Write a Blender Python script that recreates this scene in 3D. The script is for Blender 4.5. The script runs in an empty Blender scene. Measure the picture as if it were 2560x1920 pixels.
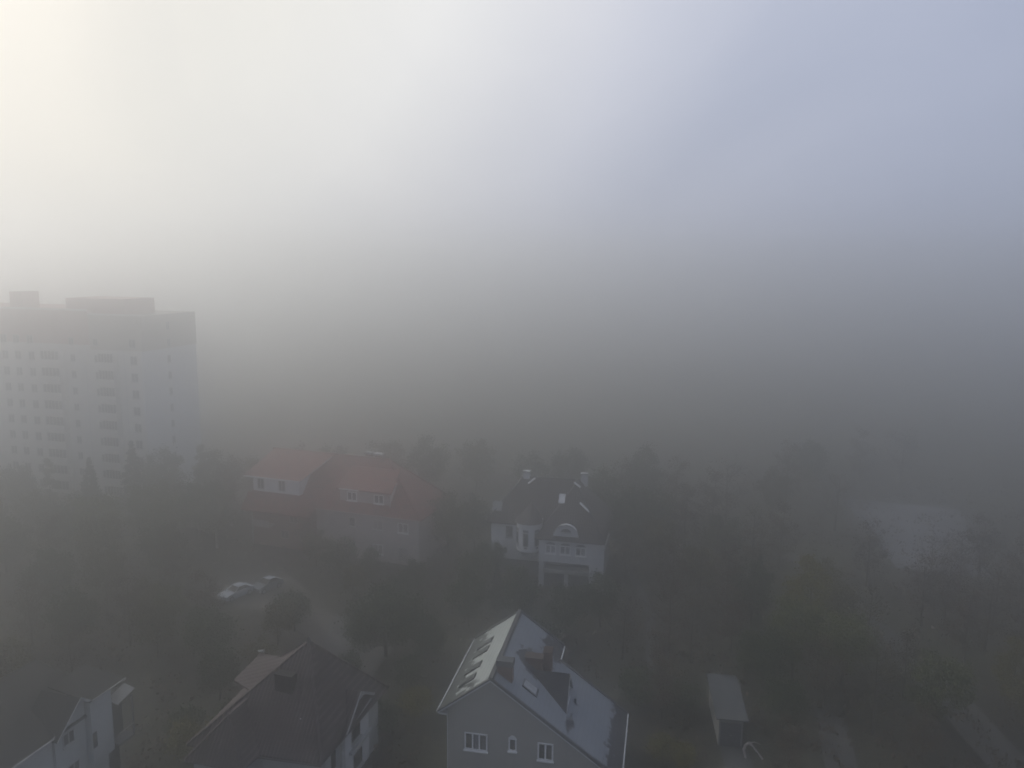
import bpy, bmesh, math, random
from mathutils import Vector, Matrix
rad = math.radians
sc = bpy.context.scene
COL = sc.collection

# ------------------------------------------------------------------ camera
CAM_H = 40.0
cam_d = bpy.data.cameras.new('camera')
cam = bpy.data.objects.new('camera', cam_d)
COL.objects.link(cam)
cam_d.sensor_width = 36.0
cam_d.lens = 36.0 * 1950 / 2560
cam_d.clip_start = 0.1
cam_d.clip_end = 5000
cam.matrix_world = (Matrix.Translation((0, 0, CAM_H)) @ Matrix.Rotation(rad(90 - 9), 4, 'X')
                    @ Matrix.Rotation(rad(0.5), 4, 'Z'))
sc.camera = cam

# ------------------------------------------------------------------ light
SUN_AZ, SUN_EL = -47.0, 31.0          # degrees from the view axis to the left, and up
sun_dir = Vector((math.sin(rad(SUN_AZ)) * math.cos(rad(SUN_EL)),
                  math.cos(rad(SUN_AZ)) * math.cos(rad(SUN_EL)), math.sin(rad(SUN_EL))))
sun_d = bpy.data.lights.new('sun', 'SUN')
sun_d.energy = 2.05
sun_d.angle = rad(12)
sun_d.color = (1.0, 0.97, 0.93)
sun = bpy.data.objects.new('sun', sun_d)
COL.objects.link(sun)
sun.rotation_euler = (-sun_dir).to_track_quat('-Z', 'Y').to_euler()

w = bpy.data.worlds.new('World')
sc.world = w
w.use_nodes = True
nt = w.node_tree
nt.nodes.clear()
out = nt.nodes.new('ShaderNodeOutputWorld')
bg = nt.nodes.new('ShaderNodeBackground')
sky = nt.nodes.new('ShaderNodeTexSky')
sky.sky_type = 'NISHITA'
sky.sun_disc = False
sky.sun_elevation = rad(SUN_EL)
sky.sun_rotation = rad(SUN_AZ)
sky.dust_density = 6.0
sky.air_density = 1.0
tc = nt.nodes.new('ShaderNodeTexCoord')
nrm = nt.nodes.new('ShaderNodeVectorMath'); nrm.operation = 'NORMALIZE'
nt.links.new(tc.outputs['Generated'], nrm.inputs[0])
dot = nt.nodes.new('ShaderNodeVectorMath'); dot.operation = 'DOT_PRODUCT'
nt.links.new(nrm.outputs[0], dot.inputs[0])
dot.inputs[1].default_value = sun_dir
# thick fog deck: bright and warm round the sun, blue grey away from it
r1 = nt.nodes.new('ShaderNodeValToRGB')
cr = r1.color_ramp
SKYR = [(0.0, (0.26, 0.30, 0.40)), (0.30, (0.31, 0.345, 0.455)), (0.50, (0.37, 0.40, 0.50)), (0.60, (0.475, 0.495, 0.575)), (0.68, (0.55, 0.56, 0.605)),
        (0.76, (0.64, 0.643, 0.652)), (0.86, (0.63, 0.622, 0.595)), (0.93, (0.59, 0.575, 0.54)), (1.0, (0.50, 0.475, 0.42))]
cr.elements[0].position = SKYR[0][0]; cr.elements[0].color = SKYR[0][1] + (1,)
cr.elements[1].position = SKYR[-1][0]; cr.elements[1].color = SKYR[-1][1] + (1,)
for p_, c_ in SKYR[1:-1]:
    e = cr.elements.new(p_); e.color = c_ + (1,)
nt.links.new(dot.outputs['Value'], r1.inputs[0])
# darker towards and below the horizon
sep = nt.nodes.new('ShaderNodeSeparateXYZ')
nt.links.new(nrm.outputs[0], sep.inputs[0])
r2 = nt.nodes.new('ShaderNodeValToRGB')
cr = r2.color_ramp
cr.interpolation = 'B_SPLINE'
m0 = nt.nodes.new('ShaderNodeMapRange')
m0.inputs['From Min'].default_value = -0.25; m0.inputs['From Max'].default_value = 0.75
nt.links.new(sep.outputs['Z'], m0.inputs['Value'])
nzw = nt.nodes.new('ShaderNodeTexNoise'); nzw.inputs['Scale'].default_value = 2.68; nzw.inputs['Detail'].default_value = 3
nt.links.new(nrm.outputs[0], nzw.inputs['Vector'])
m1 = nt.nodes.new('ShaderNodeMath'); m1.operation = 'MULTIPLY_ADD'
nt.links.new(nzw.outputs['Fac'], m1.inputs[0]); m1.inputs[1].default_value = 0.10
m2 = nt.nodes.new('ShaderNodeMath'); m2.operation = 'SUBTRACT'
nt.links.new(m0.outputs[0], m2.inputs[0]); m2.inputs[1].default_value = 0.05
nt.links.new(m2.outputs[0], m1.inputs[2])
nt.links.new(m1.outputs[0], r2.inputs[0])
HZR = [(0.0, 0.10), (0.16, 0.58), (0.23, 0.85), (0.30, 0.88), (0.38, 0.905), (0.47, 0.95), (0.62, 1.02), (1.0, 1.05)]
cr.elements[0].position = HZR[0][0]; cr.elements[0].color = (HZR[0][1] / 2,) * 3 + (1,)
cr.elements[1].position = HZR[-1][0]; cr.elements[1].color = (HZR[-1][1] / 2,) * 3 + (1,)
for p_, c_ in HZR[1:-1]:
    e = cr.elements.new(p_); e.color = (c_ / 2,) * 3 + (1,)
mul = nt.nodes.new('ShaderNodeMix'); mul.data_type = 'RGBA'; mul.blend_type = 'MULTIPLY'; mul.inputs['Factor'].default_value = 1
nt.links.new(r1.outputs[0], mul.inputs['A']); nt.links.new(r2.outputs[0], mul.inputs['B'])
bg.inputs['Strength'].default_value = 2.74
nzb = nt.nodes.new('ShaderNodeTexNoise'); nzb.inputs['Scale'].default_value = 1.5; nzb.inputs['Detail'].default_value = 5
nzb.inputs['Distortion'].default_value = 0.8
mpn = nt.nodes.new('ShaderNodeMapping'); mpn.inputs['Scale'].default_value = (1, 1, 1.6); mpn.inputs['Rotation'].default_value = (0.5, 0.3, 0.9)
nt.links.new(nrm.outputs[0], mpn.inputs['Vector']); nt.links.new(mpn.outputs[0], nzb.inputs['Vector'])
r3 = nt.nodes.new('ShaderNodeValToRGB')
r3.color_ramp.elements[0].position = 0.30; r3.color_ramp.elements[0].color = (0.80, 0.815, 0.83, 1)
r3.color_ramp.elements[1].position = 0.70; r3.color_ramp.elements[1].color = (1.0, 0.985, 0.955, 1)
nt.links.new(nzb.outputs['Fac'], r3.inputs[0])
mul2 = nt.nodes.new('ShaderNodeMix'); mul2.data_type = 'RGBA'; mul2.blend_type = 'MULTIPLY'; mul2.inputs['Factor'].default_value = 1
nt.links.new(mul.outputs['Result'], mul2.inputs['A']); nt.links.new(r3.outputs[0], mul2.inputs['B'])
nt.links.new(mul2.outputs['Result'], bg.inputs['Color'])
bg2 = nt.nodes.new('ShaderNodeBackground')
bg2.inputs['Strength'].default_value = 0.006
nt.links.new(sky.outputs[0], bg2.inputs['Color'])
add = nt.nodes.new('ShaderNodeAddShader')
nt.links.new(bg.outputs[0], add.inputs[0]); nt.links.new(bg2.outputs[0], add.inputs[1])
nt.links.new(add.outputs[0], out.inputs['Surface'])

sc.view_settings.view_transform = 'Standard'
sc.view_settings.look = 'None'
sc.view_settings.gamma = 1
sc.view_settings.exposure = 0.0
sc.cycles.use_denoising = True
sc.cycles.max_bounces = 6
sc.cycles.volume_bounces = 5
sc.cycles.transparent_max_bounces = 8
sc.cycles.sample_clamp_indirect = 4

# haze settings used at the end of the script
HAZE_DENSITY = 0.0130
HAZE_ANISO = 0.935
HAZE_COLOR = (0.9905, 0.9945, 0.9975)

# ------------------------------------------------------------------ material helpers
class S:
    """a small arithmetic wrapper round node sockets"""
    def __init__(s, t, sock): s.t = t; s.s = sock
    def _m(s, op, o=0.0, o2=None, rev=False):
        n = s.t.nodes.new('ShaderNodeMath'); n.operation = op
        a, b = (o, s) if rev else (s, o)
        for i, v in enumerate((a, b, o2)):
            if v is None: continue
            if isinstance(v, S): s.t.links.new(v.s, n.inputs[i])
            else: n.inputs[i].default_value = v
        return S(s.t, n.outputs[0])
    def __add__(s, o): return s._m('ADD', o)
    def __radd__(s, o): return s._m('ADD', o)
    def __sub__(s, o): return s._m('SUBTRACT', o)
    def __rsub__(s, o): return s._m('SUBTRACT', o, rev=True)
    def __mul__(s, o): return s._m('MULTIPLY', o)
    def __rmul__(s, o): return s._m('MULTIPLY', o)
    def gt(s, o): return s._m('GREATER_THAN', o)
    def lt(s, o): return s._m('LESS_THAN', o)
    def mn(s, o): return s._m('MINIMUM', o)
    def mx(s, o): return s._m('MAXIMUM', o)
    def snap(s, o): return s._m('SNAP', o)
    def abs(s): return s._m('ABSOLUTE')
    def frac(s): return s._m('FRACT')
    def pw(s, o): return s._m('POWER', o)

class Mat:
    def __init__(self, name, rough=0.8, spec=0.3, metal=0.0):
        self.m = bpy.data.materials.new(name); self.m.use_nodes = True
        self.t = self.m.node_tree
        self.b = self.t.nodes['Principled BSDF']
        self.b.inputs['Roughness'].default_value = rough
        self.b.inputs['Specular IOR Level'].default_value = spec
        self.b.inputs['Metallic'].default_value = metal
        tc = self.t.nodes.new('ShaderNodeTexCoord')
        self.co = tc.outputs['Object']
        sp = self.t.nodes.new('ShaderNodeSeparateXYZ')
        self.t.links.new(self.co, sp.inputs[0])
        self.x, self.y, self.z = (S(self.t, sp.outputs[i]) for i in range(3))
    def vec(self, x, y, z):
        n = self.t.nodes.new('ShaderNodeCombineXYZ')
        for i, v in enumerate((x, y, z)):
            if isinstance(v, S): self.t.links.new(v.s, n.inputs[i])
            else: n.inputs[i].default_value = v
        return n.outputs[0]
    def noise(self, scale, detail=3, vec=None, rough=0.55):
        n = self.t.nodes.new('ShaderNodeTexNoise')
        n.inputs['Scale'].default_value = scale; n.inputs['Detail'].default_value = detail
        n.inputs['Roughness'].default_value = rough
        self.t.links.new(vec if vec is not None else self.co, n.inputs['Vector'])
        return S(self.t, n.outputs['Fac'])
    def ramp(self, fac, stops):
        n = self.t.nodes.new('ShaderNodeValToRGB'); c = n.color_ramp
        c.elements[0].position = stops[0][0]; c.elements[0].color = tuple(stops[0][1]) + (1,)
        c.elements[1].position = stops[-1][0]; c.elements[1].color = tuple(stops[-1][1]) + (1,)
        for p, q in stops[1:-1]:
            e = c.elements.new(p); e.color = tuple(q) + (1,)
        self.t.links.new(fac.s, n.inputs[0])
        return n.outputs[0]
    def mix(self, fac, a, b):
        n = self.t.nodes.new('ShaderNodeMix'); n.data_type = 'RGBA'
        if isinstance(fac, S): self.t.links.new(fac.s, n.inputs['Factor'])
        else: n.inputs['Factor'].default_value = fac
        for k, v in (('A', a), ('B', b)):
            if isinstance(v, tuple): n.inputs[k].default_value = v + (1,)
            else: self.t.links.new(v, n.inputs[k])
        return n.outputs['Result']
    def color(self, c):
        if isinstance(c, tuple): self.b.inputs['Base Color'].default_value = c + (1,)
        else: self.t.links.new(c, self.b.inputs['Base Color'])
    def bump(self, h, strength=0.4, dist=0.05):
        n = self.t.nodes.new('ShaderNodeBump')
        n.inputs['Strength'].default_value = strength; n.inputs['Distance'].default_value = dist
        self.t.links.new(h.s, n.inputs['Height'])
        self.t.links.new(n.outputs[0], self.b.inputs['Normal'])

def plaster(name, c, dirt=0.25, scale=0.8):
    m = Mat(name, 0.9, 0.2)
    n = m.noise(scale, 5) * 0.6 + m.noise(7, 3) * 0.25 + m.noise(1.0, 4, m.vec(m.x * 2.5, m.y * 2.5, m.z * 0.25)) * 0.15
    d = tuple(v * (1 - dirt) for v in c)
    m.color(m.ramp(n, [(0.30, d), (0.62, c)]))
    m.bump(m.noise(30, 2), 0.15, 0.01)
    return m.m
def paint(name, c, rough=0.5, var=0.12):
    m = Mat(name, max(rough, 0.45), 0.18)
    m.color(m.ramp(m.noise(3, 3), [(0.3, tuple(v * (1 - var) for v in c)), (0.7, c)]))
    return m.m
def brick(name, c1, c2, mortar, s=4.0):
    m = Mat(name, 0.9, 0.2)
    n = m.t.nodes.new('ShaderNodeTexBrick')
    n.inputs['Scale'].default_value = s
    n.inputs['Color1'].default_value = c1 + (1,); n.inputs['Color2'].default_value = c2 + (1,)
    n.inputs['Mortar'].default_value = mortar + (1,)
    n.inputs['Mortar Size'].default_value = 0.02
    m.t.links.new(m.vec(m.x + m.y, m.z, 0.0), n.inputs['Vector'])
    m.color(m.mix(m.noise(1.2, 4) * 0.5, n.outputs['Color'], tuple(v * 0.6 for v in c1)))
    return m.m
def tiles(name, c, c2, pitch=0.30, along='x', strength=0.6, rough=0.75, stain=(0.05, 0.045, 0.035)):
    """roof tiles: rounded columns running down the slope with courses across it"""
    m = Mat(name, rough, 0.3)
    a, b = (m.x, m.z) if along == 'x' else (m.y, m.z)
    col = (a * (1 / pitch)).frac()
    col = (col - 0.5).abs() * 2
    row = (b * (1 / 0.27)).frac()
    big = m.noise(0.5, 4)
    base = m.mix(big, c, c2)
    base = m.mix(m.noise(9, 2, m.vec(a.snap(pitch), b.snap(0.27), 0.0)) * 0.7, base, tuple(v * 0.62 for v in c))
    st = (m.noise(1.1, 5) - 0.52) * 5
    base = m.mix(st.mx(0.0).mn(0.55), base, stain)
    edge = (col.gt(0.86)) * 0.35
    base = m.mix(col.gt(0.62) * 0.75, base, tuple(v * 0.30 for v in c))
    if name.startswith('brown'):
        hi = col.lt(0.30) * ((m.noise(0.45, 3) - 0.46) * 8).mx(0.0).mn(0.8)
        base = m.mix(hi, base, (0.155, 0.125, 0.125))
    m.color(base)
    m.bump((1 - col) * 0.6 + row * 0.5, strength, 0.06)
    return m.m

M = {}
M['white_paint'] = paint('white_paint', (0.78, 0.79, 0.80))
M['dirty_white'] = paint('dirty_white', (0.42, 0.43, 0.43), 0.6, 0.3)
M['frame_old'] = paint('frame_old', (0.42, 0.42, 0.41), 0.6, 0.25)
g = Mat('dark_glass', 0.12, 0.25)
g.color(g.ramp(g.noise(0.9, 2), [(0.35, (0.008, 0.009, 0.011)), (0.7, (0.028, 0.031, 0.034))])); M['glass'] = g.m
g = Mat('curtained_glass', 0.25, 0.5)
g.color(g.ramp(g.noise(1.7, 2, g.vec(g.x * 3, g.y * 3, g.z * 0.3)), [(0.4, (0.09, 0.10, 0.12)), (0.65, (0.17, 0.18, 0.21))])); M['curtain'] = g.m
M['gutter'] = paint('gutter_paint', (0.62, 0.64, 0.66), 0.4)
M['soffit'] = paint('soffit_shade_paint', (0.40, 0.41, 0.42), 0.7)
M['wall_beige'] = plaster('beige_render', (0.32, 0.312, 0.29), 0.16)
M['wall_grey_white'] = plaster('grey_white_render', (0.36, 0.375, 0.38), 0.2)
M['wall_pale'] = plaster('pale_grey_render', (0.58, 0.59, 0.62), 0.15)
M['wall_corner'] = plaster('worn_white_render', (0.42, 0.435, 0.44), 0.2)
M['wall_white'] = plaster('white_render', (0.70, 0.71, 0.735), 0.18)
M['panel_wall'] = plaster('panel_wall', (0.60, 0.585, 0.555), 0.15)
M['end_wall'] = plaster('end_panel_wall', (0.56, 0.575, 0.60), 0.1)
M['top_brick'] = brick('reddish_brick', (0.46, 0.27, 0.23), (0.50, 0.31, 0.27), (0.36, 0.33, 0.30))
M['tan_brick'] = brick('tan_brick', (0.42, 0.38, 0.32), (0.46, 0.41, 0.35), (0.4, 0.38, 0.34))
M['house_brick'] = brick('brown_red_brick', (0.20, 0.105, 0.085), (0.24, 0.13, 0.10), (0.22, 0.19, 0.17))
M['house_wall'] = plaster('grey_pink_render', (0.42, 0.38, 0.37), 0.25)
M['chimney_brick'] = brick('chimney_brick', (0.12, 0.055, 0.038), (0.16, 0.075, 0.050), (0.11, 0.09, 0.08), 5)
M['red_tile'] = tiles('red_roof_tiles', (0.27, 0.095, 0.08), (0.22, 0.082, 0.07))
M['red_tile_y'] = tiles('red_roof_tiles_side', (0.27, 0.095, 0.08), (0.22, 0.082, 0.07), along='y')
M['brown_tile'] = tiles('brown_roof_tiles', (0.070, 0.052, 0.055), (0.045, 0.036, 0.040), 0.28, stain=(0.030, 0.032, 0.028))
M['brown_tile_y'] = tiles('brown_roof_tiles_lit', (0.125, 0.094, 0.092), (0.085, 0.066, 0.066), 0.28, along='y', stain=(0.11, 0.10, 0.085))  # lighter copy for left slopes; the light on them is in the colour
M['dark_tile'] = tiles('dark_roof_tiles', (0.055, 0.048, 0.052), (0.08, 0.062, 0.06), 0.3)
M['dark_tile_y'] = tiles('dark_roof_tiles_side', (0.055, 0.048, 0.052), (0.08, 0.062, 0.06), 0.3, along='y')
M['slate'] = paint('dark_flashing', (0.045, 0.047, 0.052), 0.6)
M['cap_grey'] = paint('chimney_cap_metal', (0.06, 0.065, 0.072), 0.5)
M['mossy_roof'] = paint('mossy_dark_roof', (0.026, 0.027, 0.026), 0.9, 0.4)
M['brick_cap'] = paint('mortar_cap', (0.06, 0.042, 0.035), 0.9)
M['cheek'] = paint('dark_cladding_and_shade', (0.022, 0.021, 0.026), 0.7, 0.3)
M['frost_sheet'] = paint('frosted_metal', (0.42, 0.44, 0.47), 0.8, 0.35)
M['car_white'] = paint('white_car_paint', (0.40, 0.43, 0.47), 0.6, 0.03)
M['car_grey'] = paint('grey_car_paint', (0.20, 0.22, 0.235), 0.6, 0.05)
M['rubber'] = paint('tyre_rubber', (0.02, 0.02, 0.02), 0.9)
M['rim'] = paint('wheel_rim', (0.35, 0.36, 0.37), 0.4)
M['lamp_red'] = paint('tail_light_plastic', (0.25, 0.02, 0.02), 0.3)
M['lamp_clear'] = paint('headlight_plastic', (0.45, 0.47, 0.5), 0.2)
M['door_wood'] = paint('garage_door_paint', (0.075, 0.08, 0.10), 0.7, 0.25)
M['recess'] = paint('dark_trim_and_recess_shade', (0.10, 0.105, 0.12), 0.9, 0.2)
M['concrete'] = plaster('concrete', (0.30, 0.30, 0.29), 0.3)
M['pale_branch'] = paint('pale_barkless_wood', (0.36, 0.33, 0.32), 0.8)

def frost_mat(name, side):
    """dark metal tiles with morning frost; the frost has melted in ragged patches"""
    m = Mat(name, 0.8, 0.25)
    P = 0.33
    ty = m.y.snap(0.22); tx = m.x.snap(P)
    n1 = m.noise(0.9, 4, m.vec(tx, ty, 0.0), 0.6)
    n2 = m.noise(3.5, 3, m.vec(tx, ty, 3.0), 0.7)
    n3 = m.noise(9.0, 2, m.vec(tx * 0.4, ty, 5.0), 0.6)
    n4 = m.noise(2.2, 1, m.vec(m.x.snap(P) * 7.0, m.y.snap(0.44) * 9.0, 1.0))
    rag = (n1 - 0.5) * 1.6 + (n2 - 0.5) * 1.4 + (n3 - 0.5) * 1.0 + (n4 - 0.5) * 2.2
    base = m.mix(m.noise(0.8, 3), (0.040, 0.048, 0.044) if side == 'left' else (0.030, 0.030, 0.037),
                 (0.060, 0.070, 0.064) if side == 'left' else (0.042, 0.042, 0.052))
    def smooth(v, k): return (v * k + 0.5).mx(0.0).mn(1.0)
    if side == 'left':
        f = smooth(m.x - 1.3 + rag * 1.1, 12.0)
        f = f * smooth(m.y - 0.3 + rag * 0.7, 10.0)
        f = f * smooth(4.02 - m.x, 9.0)
        # the frost is thin and broken near the front verge
        thin = smooth(m.y - 1.6 + rag * 0.5 + (m.x - 2.3) * 0.9, 1.2)
        f = f * (thin + (1 - thin) * n4.gt(0.47)).mn(1.0)
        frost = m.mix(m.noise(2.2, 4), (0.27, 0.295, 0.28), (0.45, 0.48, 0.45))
    else:
        f = smooth(12.7 - m.x + rag * 0.7, 9.0) * smooth(m.x - 4.3, 8.0)
        f = f * smooth(m.y - 0.12 + rag * 0.25 - (m.x - 8.0).mx(0.0) * 0.05, 3.0)
        # melted round the big chimney and up the slope beside the dormer
        d1 = ((m.x - 6.5) * (m.x - 6.5) + (m.y - 5.9) * (m.y - 5.9) * 0.8).pw(0.5)
        f = f * smooth(d1 - 1.45 + rag * 0.6, 8.0)
        d2 = ((m.x - 7.6) * (m.x - 7.6) * 0.7 + (m.y - 10.0) * (m.y - 10.0) * 0.35).pw(0.5)
        f = f * smooth(d2 - 0.95 + rag * 0.7, 8.0)
        # streaks below the skylight and in the valley, a snow guard line
        s1 = (m.x - 9.82).abs() * 1.0 + (m.y - 1.9).abs() * 0.24
        f = f * smooth(s1 - 0.33 + rag * 0.14, 6.0)
        s2 = (m.x - 9.95).abs() + (m.y - 4.9).abs() * 1.2
        f = f * smooth(s2 - 0.28 + rag * 0.12, 6.0)
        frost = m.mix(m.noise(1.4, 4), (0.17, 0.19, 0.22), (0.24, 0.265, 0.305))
    col = m.mix(f, base, frost)
    lin = ((m.x * (1 / P)).frac()).gt(0.82) * 0.30
    col = m.mix(lin, col, (0.10, 0.11, 0.12))
    lin2 = (((m.y * (1 / 0.22)).frac() - 0.5).abs() * 2).gt(0.8) * 0.14
    col = m.mix(lin2, col, (0.10, 0.11, 0.12))
    m.color(col)
    m.bump((m.x * (1 / P)).frac() * 0.6 + ((m.y * (1 / 0.22)).frac() - 0.5).abs(), 0.35, 0.04)
    return m.m
M['frost_left'] = frost_mat('frosted_roof_tiles_sunward', 'left')  # brighter copy; light on this slope is painted into frost and tiles
M['frost_right'] = frost_mat('frosted_roof_tiles_shaded', 'right')  # duller, bluer copy; this slope's shade is painted into the colour

dfm = Mat('half_frosted_dormer_roof', 0.8, 0.2)
tx_, ty_ = dfm.x.snap(0.3), dfm.y.snap(0.22)
fr_ = ((tx_ - 7.4) * 0.9 + (dfm.noise(1.3, 4, dfm.vec(tx_, ty_, 0.0), 0.7) - 0.5) * 4.5 * 3 + (ty_ - 5.0) * 0.25).mx(0.0).mn(1.0)
dfm.color(dfm.mix(fr_, (0.030, 0.030, 0.037), (0.16, 0.175, 0.20))); M['dormer_frost'] = dfm.m
def foliage(name, stops):
    m = Mat(name, 0.85, 0.15)
    oi = m.t.nodes.new('ShaderNodeObjectInfo')
    rnd = S(m.t, oi.outputs['Random'])
    n = m.noise(1.1, 3) * 0.55 + m.noise(6, 2) * 0.30 + rnd * 0.15
    m.color(m.ramp(n, stops))
    return m.m
M['leaf_green'] = foliage('green_leaves', [(0.30, (0.022, 0.034, 0.018)), (0.5, (0.045, 0.062, 0.030)), (0.68, (0.085, 0.10, 0.045))])
M['leaf_olive'] = foliage('olive_leaves', [(0.30, (0.035, 0.036, 0.018)), (0.5, (0.075, 0.070, 0.032)), (0.68, (0.13, 0.115, 0.050))])
M['leaf_yellow'] = foliage('yellowing_leaves', [(0.30, (0.06, 0.055, 0.016)), (0.5, (0.14, 0.125, 0.03)), (0.68, (0.25, 0.22, 0.05))])
M['leaf_yg'] = foliage('yellow_green_leaves', [(0.30, (0.040, 0.050, 0.018)), (0.5, (0.085, 0.10, 0.035)), (0.68, (0.16, 0.17, 0.06))])
M['leaf_brown'] = foliage('brown_leaves', [(0.30, (0.035, 0.028, 0.022)), (0.5, (0.075, 0.057, 0.042)), (0.68, (0.12, 0.09, 0.065))])
M['needle'] = foliage('dark_needles', [(0.30, (0.012, 0.020, 0.016)), (0.5, (0.024, 0.036, 0.028)), (0.68, (0.05, 0.066, 0.052))])
bk = Mat('bark', 0.9, 0.1)
bk.color(bk.ramp(bk.noise(4, 4, bk.vec(bk.x * 3, bk.y * 3, bk.z * 0.6)), [(0.3, (0.035, 0.030, 0.026)), (0.7, (0.10, 0.09, 0.08))])); M['bark'] = bk.m

# ------------------------------------------------------------------ object helpers
def tag(o, label=None, cat=None, group=None, kind=None):
    if label: o['label'] = label
    if cat: o['category'] = cat
    if group: o['group'] = group
    if kind: o['kind'] = kind
    return o
def empty(name, loc, yaw=0.0):
    o = bpy.data.objects.new(name, None); COL.objects.link(o)
    o.location = loc; o.rotation_euler = (0, 0, rad(-yaw)); o.empty_display_size = 0.5
    return o
class MB:
    """collects shapes and links them as one mesh object"""
    def __init__(s): s.b = bmesh.new()
    def box(s, x0, x1, y0, y1, z0, z1):
        v = [s.b.verts.new((x, y, z)) for z in (z0, z1) for y in (y0, y1) for x in (x0, x1)]
        for f in ((0, 2, 3, 1), (4, 5, 7, 6), (0, 1, 5, 4), (2, 6, 7, 3), (0, 4, 6, 2), (1, 3, 7, 5)):
            s.b.faces.new([v[i] for i in f])
        return s
    def poly(s, pts, thick=None):
        """a flat polygon given thickness along a vector"""
        a = [s.b.verts.new(p) for p in pts]
        if thick is None:
            s.b.faces.new(a); return s
        t = Vector(thick)
        c = [s.b.verts.new(Vector(p) + t) for p in pts]
        s.b.faces.new(a); s.b.faces.new(c[::-1])
        n = len(pts)
        for i in range(n):
            j = (i + 1) % n
            s.b.faces.new([a[i], c[i], c[j], a[j]])
        return s
    def bar(s, p, q, r=0.05, r2=None, n=6):
        p, q = Vector(p), Vector(q); d = q - p
        if d.length < 1e-6: return s
        rot = d.to_track_quat('Z', 'Y'); r2 = r if r2 is None else r2
        A = [s.b.verts.new(p + rot @ Vector((math.cos(k * 2 * math.pi / n) * r, math.sin(k * 2 * math.pi / n) * r, 0))) for k in range(n)]
        B = [s.b.verts.new(q + rot @ Vector((math.cos(k * 2 * math.pi / n) * r2, math.sin(k * 2 * math.pi / n) * r2, 0))) for k in range(n)]
        for k in range(n):
            j = (k + 1) % n
            s.b.faces.new([A[k], A[j], B[j], B[k]])
        s.b.faces.new(A[::-1]); s.b.faces.new(B)
        return s
    def beam(s, p, q, w, h):
        """square section beam between two points, w sideways and h upwards"""
        p, q = Vector(p), Vector(q); d = (q - p).normalized()
        side = d.cross(Vector((0, 0, 1))).normalized() * w / 2
        up = side.cross(d).normalized() * h / 2
        v = [s.b.verts.new(c + a * side + b * up) for c in (p, q) for a, b in ((-1, -1), (1, -1), (1, 1), (-1, 1))]
        for f in ((0, 3, 2, 1), (4, 5, 6, 7), (0, 1, 5, 4), (1, 2, 6, 5), (2, 3, 7, 6), (3, 0, 4, 7)):
            s.b.faces.new([v[i] for i in f])
        return s
    def build(s, name, mat, parent=None, smooth=False):
        bmesh.ops.recalc_face_normals(s.b, faces=s.b.faces)
        me = bpy.data.meshes.new(name); s.b.to_mesh(me); s.b.free()
        if smooth:
            for p in me.polygons: p.use_smooth = True
        me.materials.append(mat)
        o = bpy.data.objects.new(name, me); COL.objects.link(o)
        if parent is not None: o.parent = parent
        return o
def kids(o): return [c for c in bpy.data.objects if c.parent == o]
def copy_tree(o, parent=None, ch=None):
    c = o.copy(); COL.objects.link(c); c.parent = parent
    for k in kids(o): copy_tree(k, c)
    return c

# ------------------------------------------------------------------ windows (built facing -y at the origin, then turned)
def window(parent, pos, w, h, sashes=2, face='front', frame='white_paint', sill=True, bar=0.09, pane='glass', arched=False, label=None):
    """frame > pane, sill; pos is the middle of the opening on the wall surface"""
    f = MB()
    t = bar
    y0, y1 = -0.035, 0.06
    f.box(-w / 2, -w / 2 + t, y0, y1, -h / 2, h / 2); f.box(w / 2 - t, w / 2, y0, y1, -h / 2, h / 2)
    f.box(-w / 2 + t, w / 2 - t, y0, y1, -h / 2, -h / 2 + t); f.box(-w / 2 + t, w / 2 - t, y0, y1, h / 2 - t, h / 2)
    iw = w - 2 * t
    for k in range(1, sashes):
        xm = -iw / 2 + iw * k / sashes
        f.box(xm - t * 0.55, xm + t * 0.55, y0 + 0.01, y1 - 0.01, -h / 2 + t, h / 2 - t)
    if arched:
        n = 8
        pts = [(-w / 2 + w * i / n, y0, h / 2 + 0.22 * math.sin(math.pi * i / n)) for i in range(n + 1)]
        f.poly(pts, (0, y1 - y0 - 0.004, 0))
    o = f.build('window', M[frame], parent)
    if label: o['label'] = label
    p = MB(); p.box(-w / 2 + t * 0.6, w / 2 - t * 0.6, 0.0, 0.03, -h / 2 + t * 0.6, h / 2 - t * 0.6)
    p.build('pane', M[pane], o)
    if sill:
        q = MB(); q.box(-w / 2 - 0.05, w / 2 + 0.05, -0.16, 0.05, -h / 2 - 0.10, -h / 2 - 0.003)
        q.build('sill', M[frame], o)
    o.location = pos
    o.rotation_euler = (0, 0, {'front': 0, 'right': rad(90), 'left': rad(-90), 'back': rad(180)}[face])
    return o

# ------------------------------------------------------------------ the setting
def structure(o): o['kind'] = 'structure'; return o
gm = Mat('ground_grass', 0.95, 0.1)
gn = gm.noise(0.06, 5) * 0.5 + gm.noise(0.6, 4) * 0.3 + gm.noise(6, 3) * 0.2
gm.color(gm.ramp(gn, [(0.34, (0.024, 0.023, 0.021)), (0.46, (0.040, 0.038, 0.033)), (0.54, (0.048, 0.050, 0.036)), (0.66, (0.080, 0.076, 0.064))]))
gm.bump(gm.noise(3, 5), 0.6, 0.2)
G = MB(); G.box(-450, 450, -60, 900, -0.5, 0.0)
structure(G.build('ground', gm.m))
def sheet(name, pts, mat, z=0.004, thick=0.06):
    b = MB(); b.poly([(x, y, z) for x, y in pts], (0, 0, -0.1 if thick is None else -thick)); return structure(b.build(name, mat))
am = Mat('worn_asphalt', 0.9, 0.2)
am.color(am.ramp(am.noise(0.8, 5) * 0.6 + am.noise(9, 3) * 0.4, [(0.35, (0.06, 0.06, 0.06)), (0.65, (0.11, 0.11, 0.11))])); am.bump(am.noise(25, 2), 0.3, 0.02)
cm = Mat('pale_concrete_slabs', 0.9, 0.2)
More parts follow.
